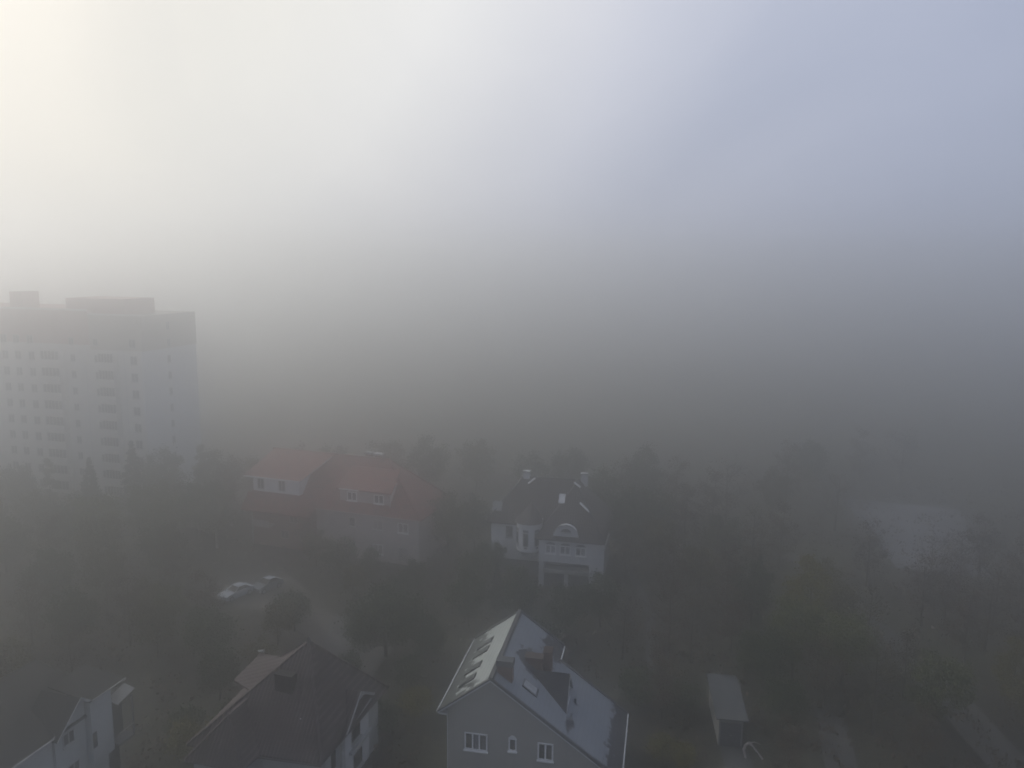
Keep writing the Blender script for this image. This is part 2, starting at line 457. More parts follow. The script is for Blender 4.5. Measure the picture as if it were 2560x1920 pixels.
cs = (((cm.y * (1 / 1.2)).frac() - 0.5).abs() * 2).gt(0.95) * 0.4
cm.color(cm.mix(cs, cm.ramp(cm.noise(1.1, 5) * 0.6 + cm.noise(8, 3) * 0.4, [(0.3, (0.055, 0.058, 0.06)), (0.65, (0.09, 0.094, 0.10))]), (0.05, 0.05, 0.045)))
dm = Mat('bare_dirt', 0.95, 0.1)
dm.color(dm.ramp(dm.noise(0.7, 5) * 0.6 + dm.noise(6, 3) * 0.4, [(0.32, (0.065, 0.060, 0.055)), (0.65, (0.12, 0.112, 0.102))]))
lm = Mat('frosted_gravel', 0.9, 0.2)
lm.color(lm.ramp(lm.noise(0.12, 5) * 0.7 + lm.noise(2, 3) * 0.3, [(0.35, (0.085, 0.09, 0.10)), (0.62, (0.15, 0.157, 0.175))]))
# lane passing the parked cars and the brown-roofed house
sheet('lane', [(-36, 94), (-29.5, 96), (-26, 92), (-23, 86), (-15.0, 79), (-12.6, 73.5), (-16, 69), (-19.0, 72.5), (-21.5, 78), (-27.5, 84), (-31, 85), (-37.5, 89)], dm.m, 0.006)
sheet('yard', [(-20.0, 84), (-15.5, 81), (-12.0, 76), (-13.5, 70), (-17.5, 68), (-19.5, 73)], am.m, 0.012)
sheet('path', [(16.9, 50), (19.0, 50), (19.9, 60.0), (17.6, 60.3)], cm.m, 0.008)
sheet('side_path', [(23.6, 50), (26.2, 50), (30.4, 66), (28.0, 66.6)], am.m, 0.008)
sheet('road', [(38.3, 50), (42.0, 50), (42.8, 66), (42.2, 82), (40.2, 104), (37.2, 104), (39.4, 82), (39.2, 66)], am.m, 0.010)
sheet('footpath', [(15.2, 100), (16.2, 100), (16.6, 84), (14.0, 70), (12.0, 66), (11.4, 66.5), (13.2, 70.5), (15.6, 84)], cm.m, 0.009)
sheet('parking_lot', [(51.5, 99), (62, 95), (74, 124), (57, 130)], lm.m, 0.011)

# ------------------------------------------------------------------ front house: frosted gable roof
def build_front_house():
    R_ = empty('gable_house', (-5.4, 54.66, 0), 11.3)
    tag(R_, 'beige house in front with frost-covered two-slope roof and brick chimneys', 'house')
    a, hr, hl, wd, he, L = 4.08, 9.26, 6.20, 13.9, 2.33, 11.66
    s2 = (hr - he) / (wd - a)
    sl = (hr - hl) / a
    # walls: front outline under the two slopes
    wl, wr = 0.68, 13.0
    tk = 0.22
    def zt(u): return (hl + sl * u if u <= a else hr - s2 * (u - a)) - tk
    W_ = MB()
    LR, UR = 9.0, 8.1
    for v0, v1, ur_ in ((0.3, LR - 0.3, wr), (LR - 0.297, L - 0.4, UR - 0.45)):
        pts = [(wl, v0, 0), (ur_, v0, 0), (ur_, v0, zt(ur_)), (a, v0, zt(a)), (wl, v0, zt(wl))]
        W_.poly(pts, (0, v1 - v0, 0))
    W_.build('wall', M['wall_beige'], R_)
    # roof slopes, each a sheet with thickness, meeting under the ridge cap
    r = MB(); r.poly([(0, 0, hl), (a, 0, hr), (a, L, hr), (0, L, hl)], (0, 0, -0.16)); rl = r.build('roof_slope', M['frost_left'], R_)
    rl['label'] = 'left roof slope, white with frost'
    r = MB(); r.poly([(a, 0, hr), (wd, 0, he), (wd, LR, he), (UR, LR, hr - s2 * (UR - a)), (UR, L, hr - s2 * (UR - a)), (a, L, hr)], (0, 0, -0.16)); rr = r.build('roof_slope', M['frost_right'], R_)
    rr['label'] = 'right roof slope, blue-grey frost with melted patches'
    c = MB(); c.beam((a, -0.03, hr + 0.04), (a, L + 0.03, hr + 0.04), 0.34, 0.12); c.build('ridge_cap', M['slate'], R_)
    # verge trim: dark tile edge with a pale line below
    b = MB()
    for p, q in (((0, -0.02, hl + 0.03), (a, -0.02, hr + 0.03)), ((a, -0.02, hr + 0.03), (wd, -0.02, he + 0.03)),
                 ((0, L + 0.02, hl + 0.03), (a, L + 0.02, hr + 0.03)), ((a, L + 0.02, hr + 0.03), (UR, L + 0.02, hr - s2 * (UR - a) + 0.03)), ((UR, LR + 0.02, hr - s2 * (UR - a) + 0.03), (wd, LR + 0.02, he + 0.03))):
        b.beam(p, q, 0.30, 0.10); b.build('verge_tiles', M['slate'], R_); b = MB()
    b.b.free()
    b = MB()
    for p, q in (((0, -0.06, hl - 0.14), (a, -0.06, hr - 0.14)), ((a, -0.06, hr - 0.14), (wd, -0.06, he - 0.14))):
        b.beam(p, q, 0.05, 0.12)
    b.build('bargeboard', M['gutter'], R_)
    # boxed eaves and gutters
    b = MB(); b.box(0.03, wl, 0.0, L, hl - 0.32, hl - 0.165); b.build('soffit', M['soffit'], R_)
    g1 = MB(); g1.bar((-0.07, -0.1, hl - 0.03), (-0.07, L + 0.05, hl - 0.03), 0.05); g1.build('gutter', M['gutter'], R_)
    g1 = MB(); g1.bar((wd + 0.07, -0.1, he - 0.05), (wd + 0.07, LR - 0.1, he - 0.05), 0.06); g1.build('gutter', M['gutter'], R_)
    g1 = MB(); g1.bar((UR + 0.07, LR + 0.1, hr - s2 * (UR - a) - 0.02), (UR + 0.07, L - 0.2, hr - s2 * (UR - a) - 0.02), 0.06); g1.build('gutter', M['gutter'], R_)
    # skylights on the left slope
    def skylight(parent, u0, u1, v0, v1, fn, nm='skylight', glass='glass', fr='slate', lift=0.05):
        k = MB()
        def P(u, v, d): return (u, v, fn(u) + d)
        k.poly([P(u0, v0, 0.0), P(u1, v0, 0.0), P(u1, v1, 0.0), P(u0, v1, 0.0)], (0, 0, 0.12))
        o = k.build(nm, M[fr], parent)
        k = MB(); e = 0.1
        k.poly([P(u0 + e, v0 + e, 0.122), P(u1 - e, v0 + e, 0.122), P(u1 - e, v1 - e, 0.122), P(u0 + e, v1 - e, 0.122)], (0, 0, 0.02))
        k.build('pane', M[glass], o)
        return o
    fl = lambda u: hl + sl * u
    frr = lambda u: hr - s2 * (u - a)
    for v0 in (8.05, 6.45, 3.85, 1.95):
        skylight(R_, 1.05, 2.30, v0, v0 + 0.95, fl, glass='skyglass')
    s_ = skylight(R_, 6.12, 7.26, 1.9, 2.95, frr, glass='frost_sheet'); s_['label'] = 'frosted skylight on the right slope'
    # chimneys
    def chimney(u0, u1, v0, v1, zb, z1, cap=0.14, capm='cap_grey'):
        k = MB(); k.box(u0, u1, v0, v1, zb, z1); o = k.build('chimney', M['chimney_brick'], R_)
        k = MB(); k.box(u0 - 0.08, u1 + 0.08, v0 - 0.08, v1 + 0.08, z1 + 0.003, z1 + cap); k.build('cap', M[capm], o)
        return o
    chimney(4.3, 5.45, 1.3, 1.95, 7.6, 9.62, 0.45)
    chimney(5.75, 7.1, 5.3, 6.1, 6.0, 8.35, 0.06, 'brick_cap')
    chimney(7.15, 7.75, 5.9, 6.9, 6.0, 8.6, 0.06, 'brick_cap')
    # gabled dormer on the right slope, its near side free of frost
    R0, R1, E1, E2 = (6.25, 4.65, 7.75), (9.45, 4.65, 7.75), (9.45, 2.72, 5.5), (9.45, 6.58, 5.5)
    d = MB(); d.poly([(9.3, 2.95, 5.4), (9.3, 6.35, 5.4), (9.3, 4.65, 7.45)], (-2.2, 0, 0)); dd = d.build('dormer', M['wall_beige'], R_)
    dd['label'] = 'gabled dormer with a dark unfrosted near side'
    d = MB(); d.poly([R0, R1, E1], (0, 0, -0.1)); d.build('dormer_roof', M['cheek'], dd)
    d = MB(); d.poly([R0, R1, E2], (0, 0, -0.1)); d.build('dormer_roof', M['dormer_frost'], dd)
    d = MB(); d.beam((9.49, 4.65, 7.72), (9.49, 2.72, 5.46), 0.06, 0.14); d.beam((9.49, 4.65, 7.72), (9.49, 6.58, 5.46), 0.06, 0.14); d.build('bargeboard', M['dirty_white'], dd)
    window(dd, (9.305, 4.65, 6.05), 1.2, 1.1, 2, 'right')
    # vents and a small frost-covered hatch
    k = MB(); k.box(7.3, 7.65, 7.6, 8.05, 6.5, 7.25); k.build('vent_hood', M['frost_sheet'], R_)
    k = MB(); k.bar((9.9, 4.95, 5.0), (9.9, 4.95, 5.5), 0.09, n=8); k.build('vent_pipe', M['cap_grey'], R_)
    # front windows
    o = window(R_, (2.89, 0.3, 3.80), 1.80, 1.42, 3, pane='glass', bar=0.11)
    k = MB(); k.box(-0.24, 0.24, -0.006, -0.001, -0.58, 0.58); k.build('curtain', M['curtain'], o)
    window(R_, (5.73, 0.3, 3.95), 0.62, 1.05, 1, bar=0.11, arched=True)
    window(R_, (8.24, 0.3, 3.72), 1.20, 1.42, 2, bar=0.12)
    # ground floor openings, mostly below the frame
    window(R_, (3.0, 0.3, 0.9), 1.6, 1.2, 2)
    # downpipe
    k = MB(); k.bar((wl - 0.08, 0.5, 0), (wl - 0.08, 0.5, hl - 0.4), 0.05); k.build('downpipe', M['gutter'], R_)
    return R_
M['skyglass'] = paint('skylight_glass', (0.065, 0.075, 0.072), 0.35, 0.3)
build_front_house()

# ------------------------------------------------------------------ roof helper
def roof_faces(parent, polys, mx, my, name='roof', th=0.14):
    """polys: list of (material key axis, points); returns first object; sheets with thickness"""
    obs = []
    for ax, pts in polys:
        b = MB(); b.poly(pts, (0, 0, -th))
        obs.append(b.build(name, M[mx if ax == 'x' else my], parent))
    return obs

# ------------------------------------------------------------------ brown-roofed house (bottom, left of middle)
def build_brown_house():
    R_ = empty('hip_roof_house', (-13.15, 50.07, 0), 16)
    tag(R_, 'white-walled house with steep dark brown tiled hip roof at the bottom', 'house')
    pk = (-3.83, 5.09, 11.0)
    zb = 4.9
    fl, fr_, br, bl = (-10.5, -0.9, zb), (0.0, -0.05, zb), (0.2, 10.4, zb), (-11.4, 10.4, zb)
    # main hip roof, four slopes
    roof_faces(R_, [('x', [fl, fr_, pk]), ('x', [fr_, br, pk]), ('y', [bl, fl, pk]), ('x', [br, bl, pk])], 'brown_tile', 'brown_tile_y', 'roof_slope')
    k = MB()
    for p in (fl, fr_, br, bl):
        k.beam(Vector(pk) + Vector((0, 0, 0.05)), Vector(p) + Vector((0, 0, 0.05)), 0.26, 0.12)
    k.build('hip_tiles', M['brown_tile'], R_)
    k = MB(); k.bar((-3.83, 5.09, 10.9), (-3.83, 5.09, 11.35), 0.22, 0.08, 8); k.build('finial', M['slate'], R_)
    # front-left bay with its own hipped roof
    A, B, C_, D_ = (-9.45, -2.5, 4.9), (-4.9, -2.3, 4.9), (-7.2, -0.45, 7.5), (-7.2, 2.2, 7.5)
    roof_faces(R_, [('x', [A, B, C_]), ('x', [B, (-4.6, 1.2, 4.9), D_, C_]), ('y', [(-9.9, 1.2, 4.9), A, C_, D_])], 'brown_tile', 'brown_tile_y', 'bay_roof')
    k = MB(); k.box(-9.1, -5.2, -2.0, 1.0, 0, 4.78); k.build('bay', M['wall_grey_white'], R_)
    k = MB()
    for p, q in ((C_, A), (C_, B), (C_, D_)):
        k.beam(Vector(p) + Vector((0, 0, 0.05)), Vector(q) + Vector((0, 0, 0.05)), 0.22, 0.1)
    k.build('hip_tiles', M['brown_tile'], R_)
    # left dormer, a tiled gable looking left
    e0, e1 = (-5.4, 4.5, 9.6), (-8.5, 5.6, 9.1)
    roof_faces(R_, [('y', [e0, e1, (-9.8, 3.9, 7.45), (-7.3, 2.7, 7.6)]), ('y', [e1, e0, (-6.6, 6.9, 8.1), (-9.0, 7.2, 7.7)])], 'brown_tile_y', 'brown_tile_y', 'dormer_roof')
    k = MB(); k.poly([(-8.6, 4.3, 6.3), (-8.6, 6.6, 6.3), (-8.6, 6.6, 7.7), (-8.6, 5.6, 8.7), (-8.6, 4.3, 7.5)], (1.4, 0, 0))
    dm_ = k.build('dormer', M['wall_grey_white'], R_)
    window(dm_, (-8.605, 5.5, 7.3), 1.1, 1.0, 2, 'left')
    k = MB(); k.bar((-8.7, 5.6, 9.22), (-8.1, 5.45, 9.33), 0.07, 0.10); k.build('dish_bracket', M['dirty_white'], R_)
    # wide dark chimney stack on the front slope
    k = MB(); k.box(-5.2, -3.75, 2.45, 3.15, 7.0, 9.45); o = k.build('chimney', M['cheek'], R_)
    k = MB(); k.box(-5.24, -3.71, 2.41, 3.19, 9.453, 9.50); k.build('cap', M['mossy_roof'], o)
    # walls
    k = MB(); k.poly([(-9.9, 0.45, 0), (-0.5, 0.55, 0), (-0.5, 9.9, 0), (-10.8, 9.9, 0)], (0, 0, 4.78)); k.build('wall', M['wall_grey_white'], R_)
    # right cross-gable with low roof: verge rises to its ridge then drops behind
    ro = 0.05
    y0, yr, y1, z0, zr, z1 = 3.45, 5.96, 8.2, 4.85, 7.0, 5.62
    roof_faces(R_, [('x', [(-4.2, y0, z0), (ro, y0, z0), (ro, yr, zr), (-4.2, yr, zr)]), ('x', [(-4.2, yr, zr), (ro, yr, zr), (ro, y1, z1), (-4.2, y1, z1)])], 'brown_tile', 'brown_tile', 'gable_roof', 0.12)
    k = MB(); k.poly([(-0.45, 3.6, 0), (-0.45, 8.1, 0), (-0.45, 8.1, 5.5), (-0.45, yr, 6.82), (-0.45, 3.6, 4.8)], (-2.0, 0, 0)); k.build('gable_wall', M['wall_pale'], R_)
    k = MB(); k.beam((ro + 0.02, y0 + 0.1, z0 + 0.02), (ro + 0.02, yr, zr - 0.06), 0.07, 0.16)
    k.beam((ro + 0.02, yr, zr - 0.06), (ro + 0.02, y1, z1 - 0.06), 0.07, 0.20); k.build('bargeboard', M['dirty_white'], R_)
    k = MB(); k.beam((-0.2, 4.2, 4.95), (-0.2, 7.9, 5.3), 0.4, 0.06); k.build('soffit', M['soffit'], R_)  # added strip standing in for the overhang's shadow on the gable wall
    window(R_, (-0.44, 5.85, 3.7), 1.55, 1.55, 1, 'right', frame='dirty_white', bar=0.06)
    window(R_, (-0.44, 6.1, 1.15), 1.55, 1.45, 1, 'right', frame='dirty_white', bar=0.06)
    k = MB(); k.box(-0.43, -0.15, 4.7, 8.2, 2.35, 2.55); k.build('string_course', M['dirty_white'], R_)
    # front-right block corner with pilasters and openings
    for v in (1.0, 3.4):
        k = MB(); k.box(-0.49, -0.30, v, v + 0.5, 0, 4.7); k.build('pilaster', M['dirty_white'], R_)
    window(R_, (-0.49, 2.4, 3.4), 0.9, 1.6, 1, 'right', frame='dirty_white')
    window(R_, (-2.6, 0.535, 3.75), 1.0, 1.5, 1, 'front', frame='dirty_white', bar=0.05)
    window(R_, (-7.2, -2.0, 3.2), 1.4, 1.4, 2, 'front', frame='dirty_white')
    # a lifted tile painted white for the light it catches, gutter along the front eave
    k = MB(); k.bar((0.05, -0.2, 4.8), (-4.8, -0.6, 4.8), 0.06); k.build('gutter', M['slate'], R_)
    k = MB(); k.box(-2.6, -2.5, 1.5, 1.75, 6.85, 6.95); k.build('loose_tile', M['white_paint'], R_)
    return R_
build_brown_house()

# ------------------------------------------------------------------ white house, bottom left
def build_corner_house():
    R_ = empty('white_house', (-30.04, 54.38, 0), 16)
    tag(R_, 'white house in the bottom left corner with narrow gable and corner tower', 'house')
    k = MB(); k.box(-8.5, -0.75, -9.0, 0.1, 0, 6.72); k.build('wall', M['wall_corner'], R_)
    k = MB(); k.box(-9.0, -1.3, 0.103, 1.75, 0, 6.3); k.build('loggia_wall', M['cheek'], R_)  # near-black; the shade inside the opening is put into the colour
    # main dark roof, eave at the right side, ridge running back
    roof_faces(R_, [('y', [(-0.35, -9.4, 6.85), (-0.35, 0.4, 6.85), (-7.4, 0.4, 8.9), (-7.4, -9.4, 8.9)]),
                    ('y', [(-10.0, -9.4, 6.85), (-10.0, 0.4, 6.85), (-7.4, 0.4, 8.9), (-7.4, -9.4, 8.9)])], 'mossy_roof', 'mossy_roof', 'roof_slope')
    k = MB(); k.bar((-0.28, -9.4, 6.80), (-0.28, -4.9, 6.80), 0.05); k.build('gutter', M['frame_old'], R_)
    # gabled wall dormer
    k = MB(); k.poly([(-0.5, -4.72, 0), (-0.5, -2.0, 0), (-0.5, -2.0, 7.95), (-0.5, -2.75, 8.55), (-0.5, -4.72, 6.75)], (-2.5, 0, 0)); gb = k.build('gable_wall', M['wall_corner'], R_)
    roof_faces(R_, [('x', [(0.0, -4.95, 6.62), (0.0, -2.75, 8.72), (-3.5, -2.75, 8.72), (-3.5, -4.95, 6.62)]),
                    ('x', [(0.0, -2.75, 8.72), (0.0, -1.55, 7.72), (-3.5, -1.55, 7.72), (-3.5, -2.75, 8.72)])], 'mossy_roof', 'mossy_roof', 'gable_roof', 0.1)
    k = MB(); k.beam((0.03, -4.95, 6.56), (0.03, -2.75, 8.66), 0.05, 0.09); k.beam((0.03, -2.75, 8.66), (0.03, -1.6, 7.72), 0.06, 0.20)
    k.build('bargeboard', M['dirty_white'], R_)
    window(R_, (-0.49, -3.55, 6.0), 1.05, 1.0, 2, 'right', frame='dirty_white', bar=0.10)
    window(R_, (-0.49, -3.3, 3.3), 1.05, 1.3, 2, 'right', frame='dirty_white', bar=0.10)
    # tower slab standing forward
    k = MB(); k.poly([(0.0, -1.98, 2.95), (0.0, 0.0, 2.95), (0.0, 0.0, 7.9), (0.0, -1.98, 7.9)], (-2.6, 0, 0)); k.build('tower', M['wall_corner'], R_)
    k = MB(); k.poly([(0.12, -2.1, 7.93), (0.12, 1.35, 7.93), (-3.6, 1.35, 8.5), (-3.6, -2.1, 8.5)], (0, 0, 0.10)); k.build('tower_roof', M['mossy_roof'], R_)
    k = MB(); k.beam((0.16, -1.9, 8.03), (0.16, 1.4, 8.03), 0.05, 0.07); k.build('gutter', M['frame_old'], R_)
    k = MB(); k.box(-0.3, 0.01, -1.95, -1.55, 4.2, 5.4); k.build('slit_window', M['glass'], R_)
    # small balcony behind the tower
    k = MB(); k.poly([(0.25, 0.35, 6.35), (0.25, 2.1, 6.75), (-0.74, 2.1, 7.0), (-0.74, 0.35, 6.6)], (0, 0, 0.08)); k.build('balcony_canopy', M['concrete'], R_)
    k = MB(); k.box(-0.74, 0.2, 0.3, 1.9, 3.0, 3.16); k.box(0.12, 0.2, 1.75, 1.9, 3.163, 6.4); k.build('balcony', M['recess'], R_)
    k = MB(); k.box(-0.76, -0.73, 0.4, 1.7, 3.3, 6.0); k.build('balcony_door', M['glass'], R_)
    k = MB(); k.bar((0.2, 0.35, 4.05), (0.2, 1.8, 4.05), 0.03); k.build('handrail', M['frame_old'], R_)
    return R_
build_corner_house()

# ------------------------------------------------------------------ red-roofed house
def build_red_house():
    R_ = empty('red_roof_house', (-12.0, 97.7, 0), 18.7)
    tag(R_, 'long house with red tiled roof, white dormer and rows of small windows', 'house')
    D = 9.6
    # right half: rendered walls
    k = MB(); k.box(-15.4, 0, 0, D, 0, 6.75); k.build('wall', M['house_wall'], R_)
    k = MB(); k.box(-25.7, -15.403, -0.15, D, 0, 6.6); wb = k.build('wall', M['house_brick'], R_); wb['label'] = 'left half of the walls in dark red brick'
    zr = 12.7; yr = 5.0
    # roof: front slope, back slope, hipped right end, gabled left
    a_, b_, c_, d_ = (0.5, -0.5, 6.55), (0.5, D + 0.5, 6.55), (-26.2, D + 0.5, 6.55), (-26.2, -0.5, 6.55)
    p1, p2 = (-6.8, yr, zr), (-25.6, yr, zr)
    roof_faces(R_, [('x', [d_, a_, p1, p2]), ('y', [a_, b_, p1]), ('x', [b_, c_, p2, p1]), ('y', [c_, d_, p2])], 'red_tile', 'red_tile_y', 'roof_slope')
    k = MB()
    for p, q in ((p1, p2), (p1, a_), (p1, b_)):
        k.beam(Vector(p) + Vector((0, 0, 0.06)), Vector(q) + Vector((0, 0, 0.06)), 0.28, 0.14)
    k.build('ridge_tiles', M['red_tile'], R_)
    k = MB(); k.bar((0.5, -0.58, 6.48), (-15.2, -0.58, 6.48), 0.07); k.build('gutter', M['house_wall'], R_)
    # middle dormer with two windows
    k = MB(); k.poly([(-12.0, 0.55, 7.45), (-12.0, 0.55, 9.55), (-12.0, 3.2, 10.35)], (7.6, 0, 0)); dm_ = k.build('dormer', M['house_wall'], R_)
    dm_['label'] = 'rendered dormer with two windows'
    roof_faces(dm_, [('x', [(-12.4, 0.15, 9.5), (-4.0, 0.15, 9.5), (-4.7, 4.2, 11.75), (-12.0, 4.2, 11.75)])], 'red_tile', 'red_tile', 'dormer_roof')
    k = MB(); k.box(-11.9, -8.9, 0.05, 0.16, 9.36, 9.5); k.build('fascia', M['white_paint'], dm_)
    for u in (-10.15, -6.1):
        window(dm_, (u, 0.54, 8.42), 1.5, 1.25, 2, bar=0.13)
    k = MB(); k.bar((-4.25, 0.2, 7.6), (-4.25, 0.2, 9.4), 0.08); k.build('downpipe', M['dirty_white'], dm_)
    # left white dormer, shed roof up to the ridge
    k = MB(); k.poly([(-25.45, -0.1, 7.85), (-25.45, -0.1, 10.1), (-25.45, 3.6, 11.6), (-25.45, 3.6, 7.85)], (7.5, 0, 0)); dl = k.build('dormer', M['wall_white'], R_)
    dl['label'] = 'wide white dormer with two windows'
    roof_faces(dl, [('x', [(-26.5, -0.75, 10.1), (-17.4, -0.75, 10.1), (-15.0, 4.4, 12.9), (-25.0, 4.4, 12.9)])], 'red_tile', 'red_tile', 'dormer_roof')
    k = MB(); k.box(-26.5, -17.4, -0.83, -0.76, 9.92, 10.12); k.build('fascia', M['white_paint'], dl)
    k = MB(); k.beam((-17.35, -0.7, 10.05), (-15.2, 4.0, 12.6), 0.08, 0.12); k.build('verge_board', M['dirty_white'], dl)
    for u in (-24.2, -20.75):
        window(dl, (u, -0.11, 8.95), 1.1, 1.55, 2, bar=0.10, frame='frame_old', sill=False)
    # low tiled skirt under the white dormer
    roof_faces(R_, [('x', [(-26.3, -2.0, 5.6), (-15.0, -2.0, 5.6), (-15.0, -0.16, 7.6), (-26.3, -0.16, 7.6)])], 'red_tile', 'red_tile', 'skirt_roof')
    # balcony at the far left
    k = MB(); k.box(-24.6, -22.1, -1.6, -0.16, 3.2, 3.35); k.box(-24.6, -22.1, -1.6, -1.54, 3.353, 4.2); k.build('balcony', M['dirty_white'] if False else M['house_wall'], R_)
    for z in (1.7, 5.05):
        for u in (-9.9, -6.06, -2.3):
            if z < 2 and u < -9:
                window(R_, (u, -0.0, z), 1.0, 1.2, 1, bar=0.08, frame='frame_old')
            elif z > 2 and u < -9:
                window(R_, (u, 0, z), 0.95, 1.3, 1, bar=0.10, frame='frame_old')
            elif z < 2 and u > -3:
                window(R_, (u, 0, 1.45), 1.5, 1.9, 1, bar=0.08, frame='frame_old', sill=False)
            else:
                window(R_, (u, 0, z), 1.55, 1.35, 2, bar=0.11, frame='white_paint' if u != -6.06 or z < 2 else 'frame_old')
    for z, u in ((4.4, -19.0), (2.0, -20.5), (2.0, -17.5)):
        window(R_, (u, -0.15, z), 1.3, 1.2, 2, bar=0.07, frame='house_wall', sill=False)
    # downpipes
    for x, y in ((-0.12, -0.1), (0.1, D - 0.3), (-25.75, -0.3)):
        k = MB(); k.bar((x, y, 0), (x, y, 6.4), 0.07); k.build('downpipe', M['dirty_white'], R_)
    # chimneys and roof furniture
    for u, v, z in ((-10.4, 5.6, 13.3), (-8.9, 5.6, 13.25)):
        k = MB(); k.box(u - 0.45, u + 0.45, v, v + 0.6, 11.5, z - 0.3); o = k.build('chimney', M['chimney_brick'], R_)
        k = MB(); k.box(u - 0.6, u + 0.6, v - 0.1, v + 0.7, z - 0.297, z); k.build('cap', M['dirty_white'], o)
    k = MB(); k.bar((-14.6, 5, 12.7), (-14.75, 5, 14.1), 0.06); k.bar((-15.1, 5, 13.9), (-14.3, 5, 14.0), 0.035); k.build('aerial', M['dirty_white'], R_)
    return R_
build_red_house()

# ------------------------------------------------------------------ grey house with round bay and arched gable
def build_arch_house():
    R_ = empty('arched_gable_house', (3.74, 91.9, 0), 13)
    tag(R_, 'grey-white house with dark hip roof, rounded bay and arched gable over garages', 'house')
    D = 12.0
    # front block upper storey on piers
    k = MB(); k.box(-0.25, 7.3, 0, D, 3.32, 6.30); k.build('wall', M['wall_pale'], R_)
    k = MB(); k.box(-0.25, 7.3, 1.4, D, 0, 3.317); k.build('recess_wall', M['recess'], R_)  # painted dark; the shadow under the upper storey is in its colour
    for u0, u1 in ((-0.25, 0.35), (6.0, 7.3)):
        k = MB(); k.box(u0, u1, 0.03, 1.397, 0, 3.317); k.build('pier', M['wall_pale'], R_)
    k = MB(); k.box(0.353, 5.997, -0.15, 1.397, 1.92, 2.42); k.build('lintel', M['concrete'], R_)
    k = MB(); k.box(2.95, 3.4, 0.05, 0.6, 0, 1.917); k.build('pier', M['wall_pale'], R_)
    for u0, u1 in ((0.40, 2.93), (3.42, 5.95)):
        k = MB(); k.box(u0, u1, 0.35, 0.43, 0.02, 1.90)
        for j in range(1, 6):
            k.box(u0 + 0.01, u1 - 0.01, 0.335, 0.349, j * 0.31, j * 0.31 + 0.03)
        k.build('garage_door', M['door_wood'], R_)
    # three windows with dark arched heads
    for u in (1.22, 3.02, 4.95):
        o = window(R_, (u, 0, 4.95), 1.35, 1.15, 2, bar=0.13, frame='white_paint')
        k = MB(); n = 8
        pts = [(-0.62 + 1.24 * i / n, -0.03, 0.62 + 0.28 * math.sin(math.pi * i / n) ** 0.5) for i in range(n + 1)]
        k.poly(pts, (0, 0.05, 0)); k.build('window_head', M['recess'], o)
    # arched gable
    n = 14
    k = MB(); pts = [(3.08 + 1.52 * math.cos(math.pi * i / n), -0.06, 6.55 + 1.58 * math.sin(math.pi * i / n)) for i in range(n + 1)]
    pts = [(4.60, -0.06, 6.15)] + pts + [(1.56, -0.06, 6.15)]
    k.poly(pts, (0, 0.9, 0)); ga = k.build('arched_gable', M['wall_pale'], R_)
    k = MB(); pts = [(3.08 + 0.62 * math.cos(math.pi * i / n), -0.09, 7.32 + 0.40 * math.sin(math.pi * i / n)) for i in range(n + 1)]
    k.poly(pts, (0, 0.05, 0)); k.build('lunette_window', M['glass'], ga)
    k = MB(); k.box(2.4, 3.76, -0.14, -0.07, 7.18, 7.30); k.build('sill', M['dirty_white'], ga)
    k = MB()
    for i in range(n):
        a0, a1 = math.pi * i / n, math.pi * (i + 1) / n
        k.beam((3.08 + 1.58 * math.cos(a0), -0.05, 6.58 + 1.63 * math.sin(a0)), (3.08 + 1.58 * math.cos(a1), -0.05, 6.58 + 1.63 * math.sin(a1)), 0.2, 0.08)
    k.build('coping', M['soffit'], ga)
    # cornice
    k = MB(); k.box(-0.3, 1.5, -0.28, -0.003, 6.15, 6.34); k.box(4.66, 7.5, -0.28, -0.003, 6.15, 6.34); k.build('cornice', M['dirty_white'], R_)
    # left wing
    k = MB(); k.box(-7.1, -0.253, 3.0, D, 2.0, 6.85); k.build('wall', M['wall_white'], R_)
    k = MB(); k.box(-7.0, -0.26, 3.06, D - 0.1, 0, 1.997); k.build('plinth', M['recess'], R_)
    window(R_, (-4.72, 3.0, 5.65), 0.95, 1.5, 1, bar=0.08, frame='dirty_white')
    # rounded bay
    cx, cy, rr = -1.85, 1.75, 1.55
    k = MB(); n = 20
    ring = [(cx + rr * math.cos(t), cy + rr * math.sin(t)) for t in [math.pi + math.pi * i / n for i in range(n + 1)]]
    pts = [(x, y, 4.15) for x, y in ring] + [(cx + rr, 3.0, 4.15), (cx - rr, 3.0, 4.15)]
    k.poly(pts, (0, 0, 3.65)); bay = k.build('bay', M['wall_white'], R_)
    k = MB(); pts = [(cx + (x - cx) * 0.55, cy + (y - cy) * 0.55, 3.3) for x, y in ring]
    lo = [k.b.verts.new(p) for p in pts]; hi = [k.b.verts.new((x, y, 4.147)) for x, y in ring]
    for i in range(n): k.b.faces.new([lo[i], lo[i + 1], hi[i + 1], hi[i]])
    k.b.faces.new(lo); k.b.faces.new(hi[::-1])
    k.b.faces.new([lo[0], hi[0], hi[-1], lo[-1]])
    k.build('corbel', M['wall_pale'], bay)
    k = MB(); tip = k.b.verts.new((cx, 3.6, 9.7)); rg = [k.b.verts.new((cx + (x - cx) * 1.18, cy + (y - cy) * 1.18, 7.78)) for x, y in ring]
    for i in range(n): k.b.faces.new([rg[i], rg[i + 1], tip])
    k.b.faces.new(rg[::-1]); k.b.faces.new([rg[0], tip, rg[-1]])
    k.build('bay_roof', M['dark_tile'], bay)
